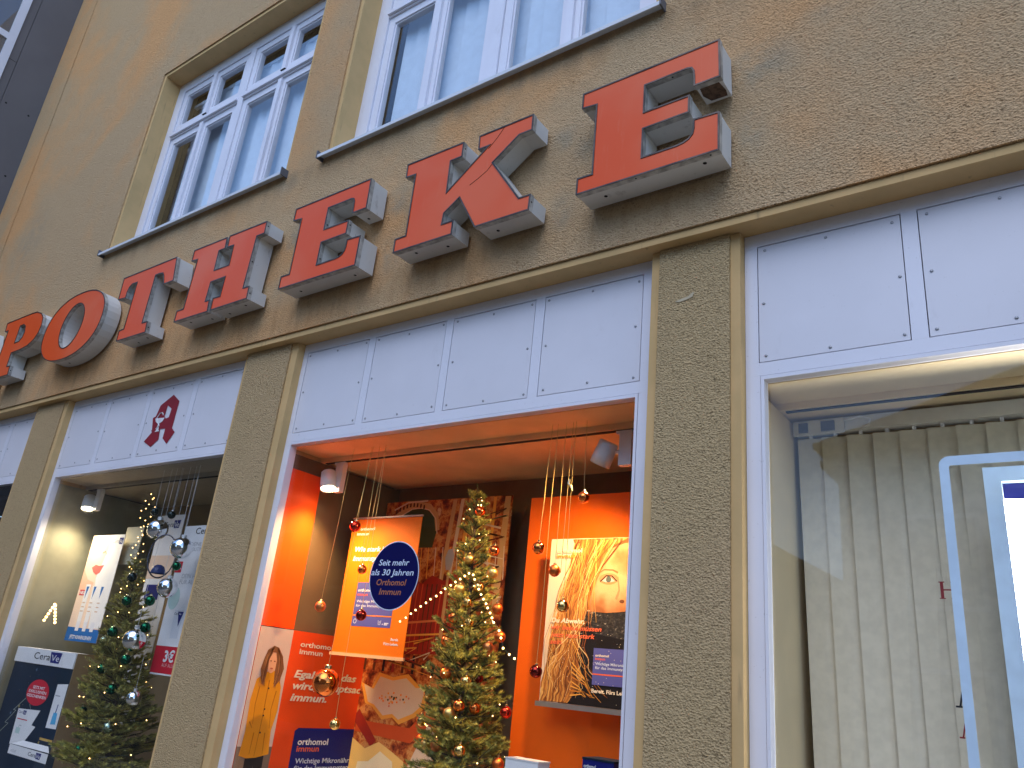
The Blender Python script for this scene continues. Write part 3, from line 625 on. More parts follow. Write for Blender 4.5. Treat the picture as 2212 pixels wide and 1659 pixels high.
ribbon('brow', [(-1.855,2.112),(-1.82,2.132),(-1.775,2.130),(-1.748,2.118)], .004, .009, pl, .0016, c_('brow',(.36,.15,.06)), p4)
poly('eye_socket', ell(-1.795,2.090,.050,.026,18), pl, .0012, c_('socket',(.56,.25,.11)), p4)
poly('eye_white', [(-1.828,2.081),(-1.806,2.098),(-1.782,2.097),(-1.763,2.080),(-1.785,2.075),(-1.810,2.075)], pl, .0016, c_('eye_grey',(.55,.50,.46)), p4)
poly('iris', ell(-1.795,2.088,.014,.014,14), pl, .0019, c_('iris',(.10,.13,.12)), p4); ribbon('lash', [(-1.838,2.078),(-1.810,2.104),(-1.778,2.104),(-1.752,2.080)], .005, .005, pl, .0022, P_BLACK, p4)
ribbon('nose', [(-1.748,2.10),(-1.738,2.04),(-1.752,2.00)], .006, .012, pl, .0016, c_('nose_shade',(.55,.25,.12)), p4); poly('nostril', ell(-1.722,1.992,.013,.008,12), pl, .0019, P_BROWN, p4)
def knit():
    n = N('black_knit_print'); v = n.pos(); wv = n.noise(n.scaled(v, 60, 60, 90), 1, 3, .7)
    return n.done(n.ramp(wv, [(.45, (.010, .009, .010)), (.62, (.05, .045, .04)), (.70, (.42, .38, .34)), (.78, (.05, .04, .04))]), .6)
poly('knitwear', [(-1.935,1.925),(-1.90,1.945),(-1.80,1.940),(-1.70,1.948),(-1.588,1.950),(-1.588,1.545),(-2.02,1.545),(-1.985,1.70),(-1.95,1.85)], pl, .0019, c_('knit_black', (.014,.012,.013)), p4)
poly('knit_collar', [(-1.93,1.925),(-1.90,1.945),(-1.80,1.940),(-1.588,1.950),(-1.588,1.84),(-1.72,1.83),(-1.86,1.85)], pl, .0022, knit(), p4)
HC = [P_GOLD, c_('strand_amber',(.58,.20,.03)), c_('strand_tan',(.60,.30,.10)), P_BROWN, c_('strand_rust',(.36,.11,.025)), c_('strand_honey',(.72,.40,.10)), c_('strand_umber',(.22,.08,.025)), c_('strand_pale',(.86,.58,.24))]
def hair_tex():
    n = N('wavy_hair_print'); v = n.pos(); sep = n.n('SeparateXYZ'); n.l(v, sep.inputs[0])
    bend = n.math('ADD', n.math('MULTIPLY', n.math('SINE', n.math('ADD', n.math('MULTIPLY', sep.outputs['Z'], 24), n.math('MULTIPLY', n.noise(v, 9, 2), 9))), .014), n.math('MULTIPLY', n.noise(n.scaled(v, 5, 5, 3), 1, 2), .10))
    lean = n.math('MULTIPLY', sep.outputs['Z'], -.17)
    cb_ = n.n('CombineXYZ'); n.l(n.math('ADD', n.math('ADD', sep.outputs['X'], bend), lean), cb_.inputs['X']); n.l(sep.outputs['Z'], cb_.inputs['Z'])
    f = n.noise(n.scaled(cb_.outputs[0], 70, 1, 3.2), 1, 5, .68)
    return n.done(n.ramp(f, [(.34, (.05, .016, .006)), (.44, (.24, .075, .018)), (.52, (.52, .19, .035)), (.60, (.76, .40, .10)), (.70, (.90, .66, .30))]), .5, .2)
poly('hair', [(-1.985,2.272),(-1.90,2.276),(-1.70,2.276),(-1.79,2.235),(-1.835,2.18),(-1.862,2.10),(-1.885,2.00),(-1.90,1.93),(-1.93,1.84),(-1.935,1.74),(-1.90,1.66),(-1.93,1.60),(-1.97,1.548),(-2.118,1.546),(-2.119,1.62),(-2.095,1.72),(-2.09,1.82),(-2.06,1.92),(-2.045,2.02),(-2.01,2.10),(-2.0,2.20)], pl, .0026, hair_tex(), p4)
def strand(u0, v0, u1, v1, amp, w0, k):
    ph = random.uniform(0, 6.28); fr = random.uniform(1.2, 3.2); pts = []
    for j in range(15):
        t = j/14; bow = -.05*math.sin(math.pi*t)*(1 if u1 < u0 else 0)
        pts.append((u0+(u1-u0)*t**1.25+bow+amp*t*math.sin(ph+fr*6.28*t), v0+(v1-v0)*t))
    pts = [(min(max(a, -2.118), -1.59), b) for a, b in pts]
    ribbon('hair_strand', pts, w0, w0*.35, pl, .0024+k*.000006, random.choice(HC), p4)
for i in range(36):
    t0 = random.random()
    strand(-1.985+.14*t0+random.uniform(-.02,.02), 2.262-.05*random.random(), -2.115+.20*t0+random.uniform(-.03,.03), 1.555+.25*random.random()**2, random.uniform(.014,.036), random.uniform(.0015,.004), 60+i)
for i in range(16):
    u = random.uniform(-1.93,-1.845); strand(-1.86+random.uniform(-.03,.13), 2.268, u, random.uniform(1.86,2.02), .008, random.uniform(.002,.006), 210+i)
for i in range(14):
    strand(-2.00+random.uniform(-.03,.12), 1.90, -2.0+random.uniform(-.08,.22), 1.56+random.random()*.1, .02, random.uniform(.002,.006), 256+i)
for i in range(8): ribbon('hair_strand', [(-1.96,1.72-.02*i),(-1.90+random.uniform(-.02,.02),1.66-.01*i),(-1.86+random.uniform(-.03,.03),1.58)], .006, .002, pl, .004, random.choice((P_GOLD, c_('strand_amber',(.66,.24,.035)))), p4)
text('orthomol', -2.083, 2.212, .140, .019, pl, .0044, P_CREAM, p4, .022); text('immun', -2.083, 2.186, .105, .019, pl, .0044, P_ORANGE, p4, .022)
text('Du Abwehr,', -2.086, 1.889, .180, .020, pl, .0044, P_CREAM, p4, .03, .2)
for b_, v_, w_ in (('wir beide müssen', 1.858, .268), ('jetzt ganz stark', 1.825, .236), ('sein.', 1.794, .070)): text(b_, -2.084, v_, w_, .020, pl, .0044, P_TEXTRED, p4, .022, .2)
rect('printed_box', -1.850, -1.590, 1.634, 1.787, pl, .0044, P_VIOLET, p4); rect('printed_line', -1.850, -1.590, 1.675, 1.681, pl, .0048, P_TEXTRED, p4)
text('orthomol', -1.840, 1.752, .068, .010, pl, .0048, P_CREAM, p4, .03); text('immun', -1.840, 1.738, .05, .010, pl, .0048, P_TEXTRED, p4, .03)
text('Wichtige Mikronährstoffe', -1.838, 1.717, .20, .011, pl, .0048, P_PALE, p4, .015); text('für das Immunsystem.', -1.838, 1.700, .18, .011, pl, .0048, P_PALE, p4, .015)
text('Bereit. Fürs Leben.', -1.850, 1.602, .190, .015, pl, .0044, P_CREAM, p4, .03)
for k in range(60): poly('speck', ell(random.uniform(-2.02,-1.62), random.uniform(1.56,1.86), .0016, .0016, 5), pl, .0047, P_CREAM, p4)
box('bottom_rail', M_RAIL, p4, -2.140, -1.575, .694, .708, 1.522, 1.5425)
# blue disc stuck inside the pane
pl = PY(.1475)
d = board('glass_sticker', 'round dark blue sticker with white slogan on the orange window pane', 'sticker', pl, -2.61, -2.60, 2.010, 2.012, P_NAVY, .0008)
poly('disc_rim', ell(-2.607, 2.013, .1545, .1565, 64), pl, .0003, P_PALE, d); poly('disc', ell(-2.607, 2.013, .150, .152, 64), pl, .0006, c_('disc_navy', (.008, .008, .075), .25), d)
text('Seit mehr', -2.712, 2.058, .193, .027, pl, .001, P_PALE, d, .012, .15); text('als 30 Jahren', -2.752, 2.013, .268, .027, pl, .001, P_PALE, d, .012, .15)
text('Orthomol', -2.709, 1.968, .188, .027, pl, .001, c_('copper_text', (.46, .16, .07)), d, .012, .15); text('Immun', -2.683, 1.926, .138, .027, pl, .001, c_('copper_text', (.46, .16, .07)), d, .012, .15)

# ------------------------------------------------------------------ spotlights
M_LAMP = emis('lamp_glow', (1, .86, .58), 16)
def spotlight(lab, head, aim, drv, power, col, cone, r=.046, ln=.108, mount=2.6845):
    t = thing('spotlight', lab, 'spotlight', 'white track spotlights in the shop windows')
    h = Vector(head); a = Vector(aim).normalized()
    MB().lathe(h, [(.0005,0),(r*.82,0),(r*.93,.006),(r,ln*.6),(r,ln),(r*.93,ln),(r*.90,ln-.012),(.0005,ln-.012)], a, 28).build('lamp_head', M_WPLAS, t, True)
    MB().lathe(h+a*(ln-.009), [(.0005,0),(r*.86,0)], a, 24).build('lens', M_LAMP, t)
    x, y, z0, z1 = drv
    b = MB(); b.box(x-.030, x+.030, y-.016, y+.016, z0, z1); b.build('driver_box', M_WPLAS, t)
    MB().box(x-.05, x+.03, y-.012, y+.012, z1, mount).build('track_adapter', M_WPLAS, t)
    hub = h+a*ln*.45; MB().tube([tuple(hub), (x, y, hub.z)], .010, 8).build('pivot_arm', M_WPLAS, t)
    l = bpy.data.lights.new('spot', 'SPOT'); l.energy = power; l.color = col; l.spot_size = R(cone); l.spot_blend = .8; l.shadow_soft_size = .04
    lo = bpy.data.objects.new('bulb', l); C.objects.link(lo); lo.location = h+a*(ln+.004); lo.rotation_euler = (-a).to_track_quat('Z', 'Y').to_euler(); lo.parent = t
    return t
WARM = (1, .62, .27)
spotlight('lit white track spotlight at the left of the orange window', (-3.462,.375,2.625), (.30,-.08,-.95), (-3.395,.405,2.51,2.672), 46, WARM, 128)
spotlight('white track spotlight at the right of the orange window, turned left', (-1.645,.375,2.630), (-.48,.12,-.90), (-1.575,.405,2.525,2.672), 38, WARM, 140)
spotlight('glaring white track spotlight in the left fir tree window', (-6.185,.385,2.630), (.28,-.12,-.93), (-6.085,.405,2.52,2.672), 22, (1, .84, .58), 140)

# ------------------------------------------------------------------ hanging baubles
def ballmat(name, col, rough, metal=1.0):
    return mat('bauble_'+name, col, rough, .5, metal, var=.03)
B = {'shiny red': ballmat('shiny_red', (.75,.05,.02), .06), 'shiny copper': ballmat('shiny_copper', (.92,.27,.06), .08), 'matt orange': ballmat('matt_orange', (.80,.20,.04), .38), 'shiny gold': ballmat('shiny_gold', (.90,.62,.20), .06),
     'matt gold': ballmat('matt_gold', (.78,.55,.18), .4), 'dark wine red': ballmat('dark_wine', (.30,.03,.02), .08), 'matt copper': ballmat('matt_copper', (.62,.24,.08), .4), 'silver': ballmat('silver', (.86,.87,.88), .03),
     'dark green': ballmat('dark_green', (.01,.11,.05), .12), 'pale green': ballmat('pale_green', (.45,.58,.42), .25), 'black': ballmat('black', (.03,.04,.04), .1), 'clear silver': ballmat('clear_silver', (.92,.92,.88), .02)}
M_CAP = mat('bauble_cap', (.75,.62,.36), .25, metal=1); M_STRING = mat('gold_thread', (.62,.45,.16), .4, metal=.6); M_STRS = mat('silver_thread', (.6,.6,.58), .4, metal=.5)
def bauble(lab, col, c, r, group, string_to=None, silver=False):
    t = thing('bauble', lab, 'bauble', group); c = Vector(c)
    MB().sphere(c, r, 24, 14).build('ball', B[col], t, True)
    MB().lathe(c+Vector((0,0,r*.96)), [(r*.26,0),(r*.26,r*.22),(r*.20,r*.27),(.0003,r*.28)], seg=12).build('cap', M_CAP if not silver else M_STRS, t)
    if string_to:
        s = Vector(string_to); a = c+Vector((0,0,r*1.22))
        MB().tube([a+(s-a)*k/6+Vector((random.uniform(-.002,.002),0,0))*(0<k<6) for k in range(7)], .0011, 5).build('thread', M_STRING if not silver else M_STRS, t)
    else:
        MB().tube([c+Vector((0,0,r*1.2)), c+Vector((.003,0,r*1.6))], .0012, 4).build('hook', M_CAP, t)
    return t
HG = 'baubles hung on threads in the orange window'
for col, lab, x, z, r, sx_ in (('shiny red','glossy red bauble hanging just above the blue disc, with a glint',-3.086,2.286,.029,-3.05), ('shiny copper','copper bauble on a thread beside the blue disc\'s left edge',-2.982,2.065,.023,-2.953),
        ('matt copper','half shaded copper bauble hanging alone before the side wall',-3.244,1.877,.028,-3.199), ('dark wine red','dark red bauble hanging below the blue disc',-2.937,1.844,.027,-2.951),
        ('shiny copper','biggest bauble, glossy copper, in front of the slogan poster',-3.107,1.521,.066,-3.06), ('shiny gold','small gold bauble hanging below the biggest bauble',-2.996,1.345,.026,-3.0),
        ('shiny copper','copper bauble hanging highest, under the right spotlight',-1.712,2.368,.025,-1.72), ('shiny copper','copper bauble left of the portrait poster\'s top corner',-1.921,2.157,.0275,-1.90),
        ('matt orange','matt orange bauble over the top left of the portrait',-1.831,2.061,.025,-1.825), ('shiny gold','golden bauble over the blond hair of the portrait',-1.778,1.919,.0255,-1.775), ('dark wine red','dark wine bauble at the portrait poster\'s left edge',-1.883,1.659,.026,-1.87)):
    bauble(lab, col, (x,.30,z), r, HG, (sx_,.30,2.7155))
# ribbon bow above one thread
rb = thing('ribbon_end', 'short curled gold ribbon end on a thread under the right spotlight', 'ribbon'); MB().tube([(-1.790,.30,2.7155),(-1.795,.30,2.42),(-1.80,.30,2.05)], .0012, 5).build('thread', M_STRING, rb)
MB().tube([(-1.787,.298,2.452),(-1.790,.296,2.432),(-1.775,.292,2.420),(-1.765,.292,2.398)], [.004,.006,.005,.002], 6).build('curl', M_CAP, rb)

# ------------------------------------------------------------------ fir trees
M_BARK = mat('bark', (.10,.065,.04), .9)
def needlemat(name, a, b_):
    n = N(name); v = n.pos(); f = n.noise(v, 18, 3); return n.done(n.mix(n.rng(f,.35,.65), a, b_), .5, .4)
def fir(lab, base, top, rb_, seed, m, nl=14, sparse=1.0, blen=1.0):
    rnd = random.Random(seed); t = thing('fir_tree', lab, 'christmas tree'); base, top = Vector(base), Vector(top); H = (top-base).length
    ax = (top-base).normalized()
    MB().tube([base, base+(top-base)*.5, top], [.022,.014,.003], 8).build('trunk', M_BARK, t)
    br = MB(); nd = MB()
    def needles(p, q, n, ln):
        d = (q-p); L = d.length; d.normalize(); a = d.orthogonal().normalized(); b_ = d.cross(a)
        for i in range(n):
            s = (i+rnd.random())/n; ang = rnd.uniform(0, 2*math.pi); o = a*math.cos(ang)+b_*math.sin(ang)
            if o.z < -.4 and rnd.random() < .6: o.z = -o.z
            c = p+d*L*s; tip = c+(o*.80+d*.62).normalized()*ln*rnd.uniform(.7,1.15); wv = d.cross(o).normalized()*.0019
            k = len(nd.v); nd.v += [tuple(c-wv), tuple(c+wv), tuple(tip)]; nd.f.append((k,k+1,k+2))
    levels = int(nl*H/1.0)
    for lv in range(levels):
        s = (lv+.5)/levels; s = s**.92; zc = base+(top-base)*(.10+.88*s); rr = rb_*(1-s)**.85*blen+.035
        nb_ = max(4, int((5+9*(1-s))*sparse)); a0 = rnd.uniform(0, 6.28)
        for k in range(nb_):
            an = a0+k*2*math.pi/nb_+rnd.uniform(-.25,.25); L = rr*rnd.uniform(.72,1.12)
            d = Vector((math.cos(an), math.sin(an), rnd.uniform(-.05,.35)+.45*s)).normalized(); p0 = zc+ax*rnd.uniform(-.03,.03)
            p1_ = p0+d*L*.55+Vector((0,0,-.02*L)); p2_ = p0+d*L+Vector((0,0,.10*L))
            br.tube([p0,p1_,p2_], [.0045,.003,.0012], 4, False)
            needles(p0+d*L*.1, p1_, int(60*L/.25)+10, .022); needles(p1_, p2_, int(80*L/.25)+16, .020)
            for j in range(max(2, int(L/.030))):
                u = rnd.uniform(.25,.92); q0 = p0+(p2_-p0)*u; sd_ = d.cross(Vector((0,0,1))).normalized()*rnd.choice((-1,1)); tl = L*(1.08-u)*rnd.uniform(.45,.7)+.02
                q1 = q0+(sd_*.75+d*.6+Vector((0,0,rnd.uniform(-.1,.25)))).normalized()*tl
                br.tube([q0,q1], [.002,.0008], 3, False); needles(q0, q1, int(44*tl/.07)+10, .018)
    needles(top-ax*.14, top+ax*.01, 60, .018)
    br.build('branches', M_BARK, t); nd.build('needles', m, t); return t
fir('decorated fir tree with warm lights in front of the carousel mural', (-2.355,.50,ZF-.004), (-2.463,.50,2.515), .242, 3, needlemat('fir_needles', (.12,.15,.03), (.52,.47,.09)), 19, 1.0)
fir('fir tree with green baubles in the left window', (-4.90,.36,ZF-.004), (-5.245,.36,2.14), .30, 11, needlemat('fir_needles_olive', (.20,.20,.05), (.52,.45,.10)), 18, 1.0)

T1 = [(-2.362,2.363,'shiny copper'),(-2.252,2.172,'shiny copper'),(-2.398,2.135,'matt gold'),(-2.247,2.07,'matt gold'),(-2.32,2.004,'shiny gold'),(-2.381,1.935,'shiny gold'),(-2.433,1.995,'matt gold'),(-2.2,1.91,'matt orange'),(-2.357,1.846,'shiny gold'),(-2.447,1.865,'shiny copper'),
      (-2.473,1.758,'shiny copper'),(-2.23,1.744,'matt copper'),(-2.17,1.791,'matt orange'),(-2.456,1.617,'matt orange'),(-2.334,1.593,'shiny gold'),(-2.269,1.611,'dark wine red'),(-2.41,1.454,'matt gold'),(-2.269,1.488,'shiny copper'),(-2.101,1.488,'shiny red'),(-2.357,1.491,'shiny copper'),
      (-2.46,1.317,'matt copper'),(-2.326,1.313,'shiny gold'),(-2.116,1.287,'matt orange'),(-2.552,1.33,'matt orange'),(-2.519,1.316,'matt gold'),(-2.563,1.408,'shiny gold'),(-2.541,1.528,'shiny gold')]
ORD = ['topmost','second highest','third highest','fourth highest','fifth highest','sixth highest','seventh highest','eighth highest','ninth highest','tenth highest']+['%dth from the top' % i for i in range(11, 40)]
ORD[20] = '21st from the top'; ORD[21] = '22nd from the top'; ORD[22] = '23rd from the top'
for i, (x, z, col) in enumerate(sorted(T1, key=lambda q: -q[1])):
    s = max(0, (2.5-z)/1.8); rr = .242*s**.85; dx = abs(x-(-2.463+.06*(2.5-z)))
    y = .50-max(.03, math.sqrt(max(0, (rr*.95)**2-dx*dx)))
    k = (y+2.5)/2.92                                  # measured on the plane y = .42: slide along the sight line
    bauble('%s bauble on the fir by the mural, %s' % (col, ORD[i]), col, (x*k, y, 1.6+(z-1.6)*k), .026, 'baubles on the fir in the orange window')
T2 = [(-5.185,1.666,'dark green'),(-5.255,1.605,'pale green'),(-4.818,1.707,'dark green'),(-4.947,1.51,'dark green'),(-5.191,1.441,'dark green'),(-5.018,1.333,'dark green'),(-5.292,1.176,'dark green'),(-4.947,1.123,'pale green'),(-5.286,.959,'dark green'),(-5.208,.969,'dark green'),(-5.116,1.862,'dark green'),(-4.843,1.868,'dark green'),(-5.124,2.013,'black')]
for i, (x, z, col) in enumerate(sorted(T2, key=lambda q: -q[1])):
    y = .23 if z < 1.9 else .30; k = (y+2.5)/2.8
    bauble('%s bauble on the fir in the left window, %s' % (col, ORD[i]), col, (x*k, y, 1.6+(z-1.6)*k), .031, 'baubles on the fir in the left window')
SG = 'large silver balls hung on threads in the left window'
for lab, x, z, r, col in (('upper left large silver ball hung before the posters',-4.879,2.31,.066,'silver'),('upper right large silver ball hung beside the pillar',-4.554,2.185,.066,'silver'),('lower large silver ball hung beside the pillar',-4.599,1.944,.060,'silver'),
        ('large clear silver ball hung in front of the left fir',-4.817,1.628,.070,'clear silver'),('small clear silver ball low on the right of the left fir',-4.664,1.308,.044,'clear silver')):
    bauble(lab, col, (x,.25,z), r, SG, (x-.01,.25,2.7155), True)
for lab, x, z in (('small black ball hung above the upper left silver ball',-4.972,2.429),('small black ball hung in front of the narrow white poster',-4.759,2.40)):
    bauble(lab, 'black', (x,.25,z), .025, 'small black balls hung in the left window', (x-.01,.25,2.7155), True)
bauble('small dark green ball hung below the upper right silver ball', 'dark green', (-4.558,.25,2.075), .027, 'small black balls hung in the left window', (-4.57,.25,2.7155), True)
# ring ornament
rg = thing('ring_ornament', 'oval ring ornament with a small bell hanging over the left fir', 'ornament')
MB().tube([(-4.765+.062*math.cos(a), .26+.055*math.cos(a), 2.140+.135*math.sin(a)) for a in [2*math.pi*i/40 for i in range(41)]], .0045, 6, False).build('ring', mat('ring_dark', (.10,.10,.13), .2, metal=.6), rg, True)
MB().lathe((-4.765,.26,2.03), [(.045,0),(.042,.02),(.030,.045),(.012,.055),(.0003,.056)], seg=18).build('bell', c_('bell_navy', (.03,.04,.12), .2), rg, True)
MB().tube([(-4.765,.26,2.275),(-4.77,.26,2.7155)], .001, 4).build('thread', M_STRS, rg)

# ------------------------------------------------------------------ strings of small lights
M_BULB = emis('bulb_glow', (1, .60, .20), 4.5)
def lights(lab, pts, r=.0052):
    t = thing('string_lights', lab, 'string lights'); MB().tube(pts, .0012, 4).build('cable', mat('light_cable', (.03,.05,.03), .6), t)
    me = None
    for p in pts:
        if me is None: o = MB().sphere((0,0,0), r, 8, 6).build('bulb', M_BULB, t, True); me = o
        else: o = me.copy(); C.objects.link(o); o.parent = t
        o.location = p
    return t
def spiral(base, top, rb_, turns, n, s0, s1, seed):
    rnd = random.Random(seed); out = []; base, top = Vector(base), Vector(top)
    for i in range(n):
        s = s0+(s1-s0)*i/(n-1); a = turns*2*math.pi*i/n+seed; rr = rb_*(1-s)**.85*.98+.02
        p = base+(top-base)*s; out.append((p.x+rr*math.cos(a)+rnd.uniform(-.01,.01), p.y+rr*math.sin(a)+rnd.uniform(-.01,.01), p.z+rnd.uniform(-.015,.015)))
    return out
g1 = [(-2.824,0.46,1.837),(-2.777,0.448,1.855),(-2.736,0.436,1.874),(-2.697,0.424,1.891),(-2.656,0.412,1.908),(-2.615,0.4,1.924),(-2.578,0.388,1.94),(-2.534,0.376,1.954),(-2.497,0.364,1.969),(-2.464,0.352,1.985),(-2.422,0.34,2.0),(-2.386,0.328,2.013),(-2.35,0.316,2.025),(-2.315,0.304,2.037),(-2.289,0.3,2.048),(-2.261,0.296,2.041),(-2.246,0.292,2.02),(-2.214,0.288,1.977),(-2.194,0.284,1.954),(-2.175,0.28,1.934),(-2.155,0.276,1.915),(-2.141,0.272,1.897),(-2.122,0.268,1.876),(-2.106,0.264,1.856),(-2.091,0.26,1.837),(-2.056,0.256,1.805),(-2.039,0.252,1.776),(-2.02,0.248,1.736),(-1.983,0.244,1.713),(-1.952,0.24,1.699)]
lights('bright string of warm bulbs swinging from the mural onto the fir', g1, .0046)
lights('fine warm fairy lights wound round the fir by the mural', spiral((-2.355,.50,ZF), (-2.463,.50,2.515), .242, 7, 46, .25, .97, 2), .0028)
lights('fine warm fairy lights wound round the fir in the left window', spiral((-4.90,.36,ZF), (-5.245,.36,2.14), .30, 8, 60, .08, .96, 5), .0032)
tw = [(-5.26+.03*math.sin(i*2.1)+random.uniform(-.02,.02), .36+.03*math.cos(i*1.7), 2.13+.017*i) for i in range(28)]
lights('upright sprig of tiny lights above the left fir', tw, .0034)
st = [(-6.02+.017*i,.24,1.70+.022*i) for i in range(6)]+[(-5.92+.013*i,.24,1.80-.022*i) for i in range(6)]  # arrow shaped reflection, put in as a row of glowing bulbs
lights('arrow shaped reflection in the left window, built from glowing bulbs', st, .009)

def logo(u, v, w_, h, pl, off, parent, ink):
    text('Cera', u, v, w_*.62, h, pl, off, ink, parent, .004)
    poly('logo_block', [(u+w_*.60, v+h*1.30), (u+w_*1.02, v+h*1.30), (u+w_*.98, v-h*.28), (u+w_*.66, v-h*.28)], pl, off+.0003, P_NAVY, parent)
    text('Ve', u+w_*.67, v, w_*.29, h*.92, pl, off+.0008, P_WHITE, parent, .004)
# ------------------------------------------------------------------ left window posters and displays
pl = PY(.50)
p5 = board('face_poster', 'poster of pale lips and tubes over a blue bottom band', 'poster', pl, -6.195, -5.735, 1.583, 2.350, c_('face_pale', (.86,.66,.50)), .004)
poly('white_sweep', [(-5.93,2.35),(-5.735,2.35),(-5.735,1.68),(-5.90,1.68),(-5.94,1.90),(-5.99,2.03),(-5.95,2.15),(-5.92,2.25)], pl, .0006, P_WHITE, p5)
poly('cheek', [(-6.195,2.10),(-6.10,2.02),(-6.0,2.0),(-6.03,1.92),(-6.195,1.95)], pl, .0006, c_('cheek',(.85,.50,.34)), p5)
poly('lips', [(-6.09,2.108),(-6.04,2.130),(-5.985,2.120),(-5.92,2.128),(-5.955,2.07),(-6.00,2.055),(-6.05,2.075)], pl, .0010, c_('lips',(.78,.16,.13)), p5); ribbon('nostril', [(-5.985,2.215),(-5.955,2.228),(-5.93,2.205)], .010, .006, pl, .0010, c_('nostril',(.35,.14,.08)), p5)
logo(-5.885, 2.288, .14, .030, pl, .001, p5, P_GREY)
rect('new_flash', -6.165, -6.085, 1.905, 1.945, pl, .001, P_CRED, p5); text('NEU', -6.155, 1.914, .06, .022, pl, .0014, P_WHITE, p5, .03)
for k, u in enumerate((-6.06,-5.955,-5.85)):
    poly('tube', [(u-.035,1.985-.01*k),(u+.035,1.985-.01*k),(u+.030,1.72),(u-.026,1.72)], pl, .0012, P_WHITE, p5); poly('tube_cap', [(u-.025,1.72),(u+.029,1.72),(u+.026,1.655),(u-.022,1.655)], pl, .0012, c_('cap_white',(.74,.75,.78)), p5)
    poly('tube_mark', [(u-.02,1.97),(u+.018,1.97),(u-.01,1.88)], pl, .0016, P_BLUE, p5)
    for j in range(3): rect('tube_print', u-.022, u+.018, 1.85-.03*j, 1.858-.03*j, pl, .0016, c_('tan_line',(.62,.45,.32)), p5)
poly('blue_band', [(-6.195,1.583),(-5.735,1.583),(-5.735,1.672),(-6.195,1.680)], pl, .0009, P_BLUE, p5); text('JETZT KENNENLERNEN!', -6.130, 1.600, .315, .024, pl, .0018, P_WHITE, p5, .012)
pl = PY(.55)
pm = board('plain_placard', 'blank yellowish placard behind the left fir tree top', 'placard', pl, -5.83, -5.60, 2.14, 2.415, c_('placard_cream', (.62,.58,.40)), .006)
pl = PY(.55)
p6 = board('narrow_poster', 'narrow white skincare poster behind the upper silver ball', 'poster', pl, -5.40, -5.10, 1.10, 2.485, P_WHITE, .004)
logo(-5.33, 2.40, .19, .036, pl, .001, p6, P_BLACK)
rect('blue_flag', -5.36, -5.19, 1.90, 2.0, pl, .001, P_NAVY, p6); rect('blue_flag', -5.37, -5.2, 1.60, 1.68, pl, .001, P_BLUE, p6); rect('peach_band', -5.4, -5.1, 2.04, 2.2, pl, .0008, c_('peach',(.8,.6,.45)), p6)
pl = PY(.40)
p7 = board('offer_poster', 'white offer poster with a red price field beside the pillar', 'poster', pl, -4.812, -4.22, 1.445, 2.360, P_WHITE, .004)
logo(-4.680, 2.306, .25, .040, pl, .001, p7, P_BLACK); text('DEINE', -4.700, 2.228, .115, .024, pl, .001, P_GREY, p7); text('ROUTINE', -4.705, 2.195, .165, .024, pl, .001, P_GREY, p7)
text('DEIN HAUTBILD', -4.716, 2.024, .33, .028, pl, .001, P_GREY, p7); text('FÜR ALLE ALTER', -4.726, 1.988, .34, .028, pl, .001, P_GREY, p7); rect('red_flash', -4.812, -4.74, 2.06, 2.13, pl, .0012, P_CRED, p7); text('GRA', -4.806, 2.08, .06, .026, pl, .0016, P_WHITE, p7, .02)
poly('green_disc', ell(-4.745,1.90,.06,.07,24), pl, .0008, c_('mint',(.50,.66,.60)), p7)
poly('tube', [(-4.70,1.83),(-4.60,1.83),(-4.61,1.66),(-4.69,1.66)], pl, .001, c_('tube_grey',(.70,.72,.74)), p7); poly('tube_mark', [(-4.66,1.82),(-4.60,1.82),(-4.63,1.73)], pl, .0014, P_NAVY, p7); logo(-4.698, 1.80, .08, .014, pl, .0014, p7, P_BLACK)
rect('red_field', -4.812, -4.22, 1.455, 1.612, pl, .001, P_CRED, p7); text('3€', -4.700, 1.524, .110, .062, pl, .0015, P_WHITE, p7, .03); text('AUF ALLE PRODUKTE', -4.703, 1.493, .30, .020, pl, .0015, c_('pinkish',(.8,.45,.42)), p7)
# floor display stand
sd_ = thing('display_stand', 'tall navy cardboard stand with white header at the lower left', 'display stand')
box('body', P_TEAL, sd_, -6.222, -5.392, .222, .50, ZF-.003, 1.416)
box('side_board', c_('kraft', (.34,.22,.10), .8), sd_, -5.3915, -5.387, .222, .50, ZF-.003, 1.512)
box('header', P_WHITE, sd_, -6.226, -5.3925, .214, .300, 1.4165, 1.513)
pl = PY(.2135); logo(-5.948, 1.448, .37, .042, pl, .0006, sd_, P_BLACK)
pl = PY(.222); poly('red_disc', ell(-5.77,1.245,.152,.080,40), pl, .001, P_CRED, sd_)
text('SETS MIT', -5.850, 1.266, .165, .017, pl, .0015, P_WHITE, sd_, .015); text('EXKLUSIVEN', -5.895, 1.240, .245, .017, pl, .0015, P_WHITE, sd_, .015); text('GESCHENKEN', -5.905, 1.213, .265, .017, pl, .0015, P_WHITE, sd_, .015)
poly('printed_carton', [(-5.535,1.315),(-5.400,1.325),(-5.400,1.06),(-5.535,1.056)], pl, .001, P_WHITE, sd_); poly('printed_bottle', [(-5.485,1.15),(-5.435,1.15),(-5.425,1.085),(-5.490,1.08)], pl, .0015, c_('serum_blue',(.10,.42,.68)), sd_); ribbon('dropper', [(-5.46,1.15),(-5.455,1.20)], .012, .010, pl, .0015, P_NAVY, sd_); rect('printed_line', -5.525, -5.46, 1.245, 1.252, pl, .0015, P_GREY, sd_)
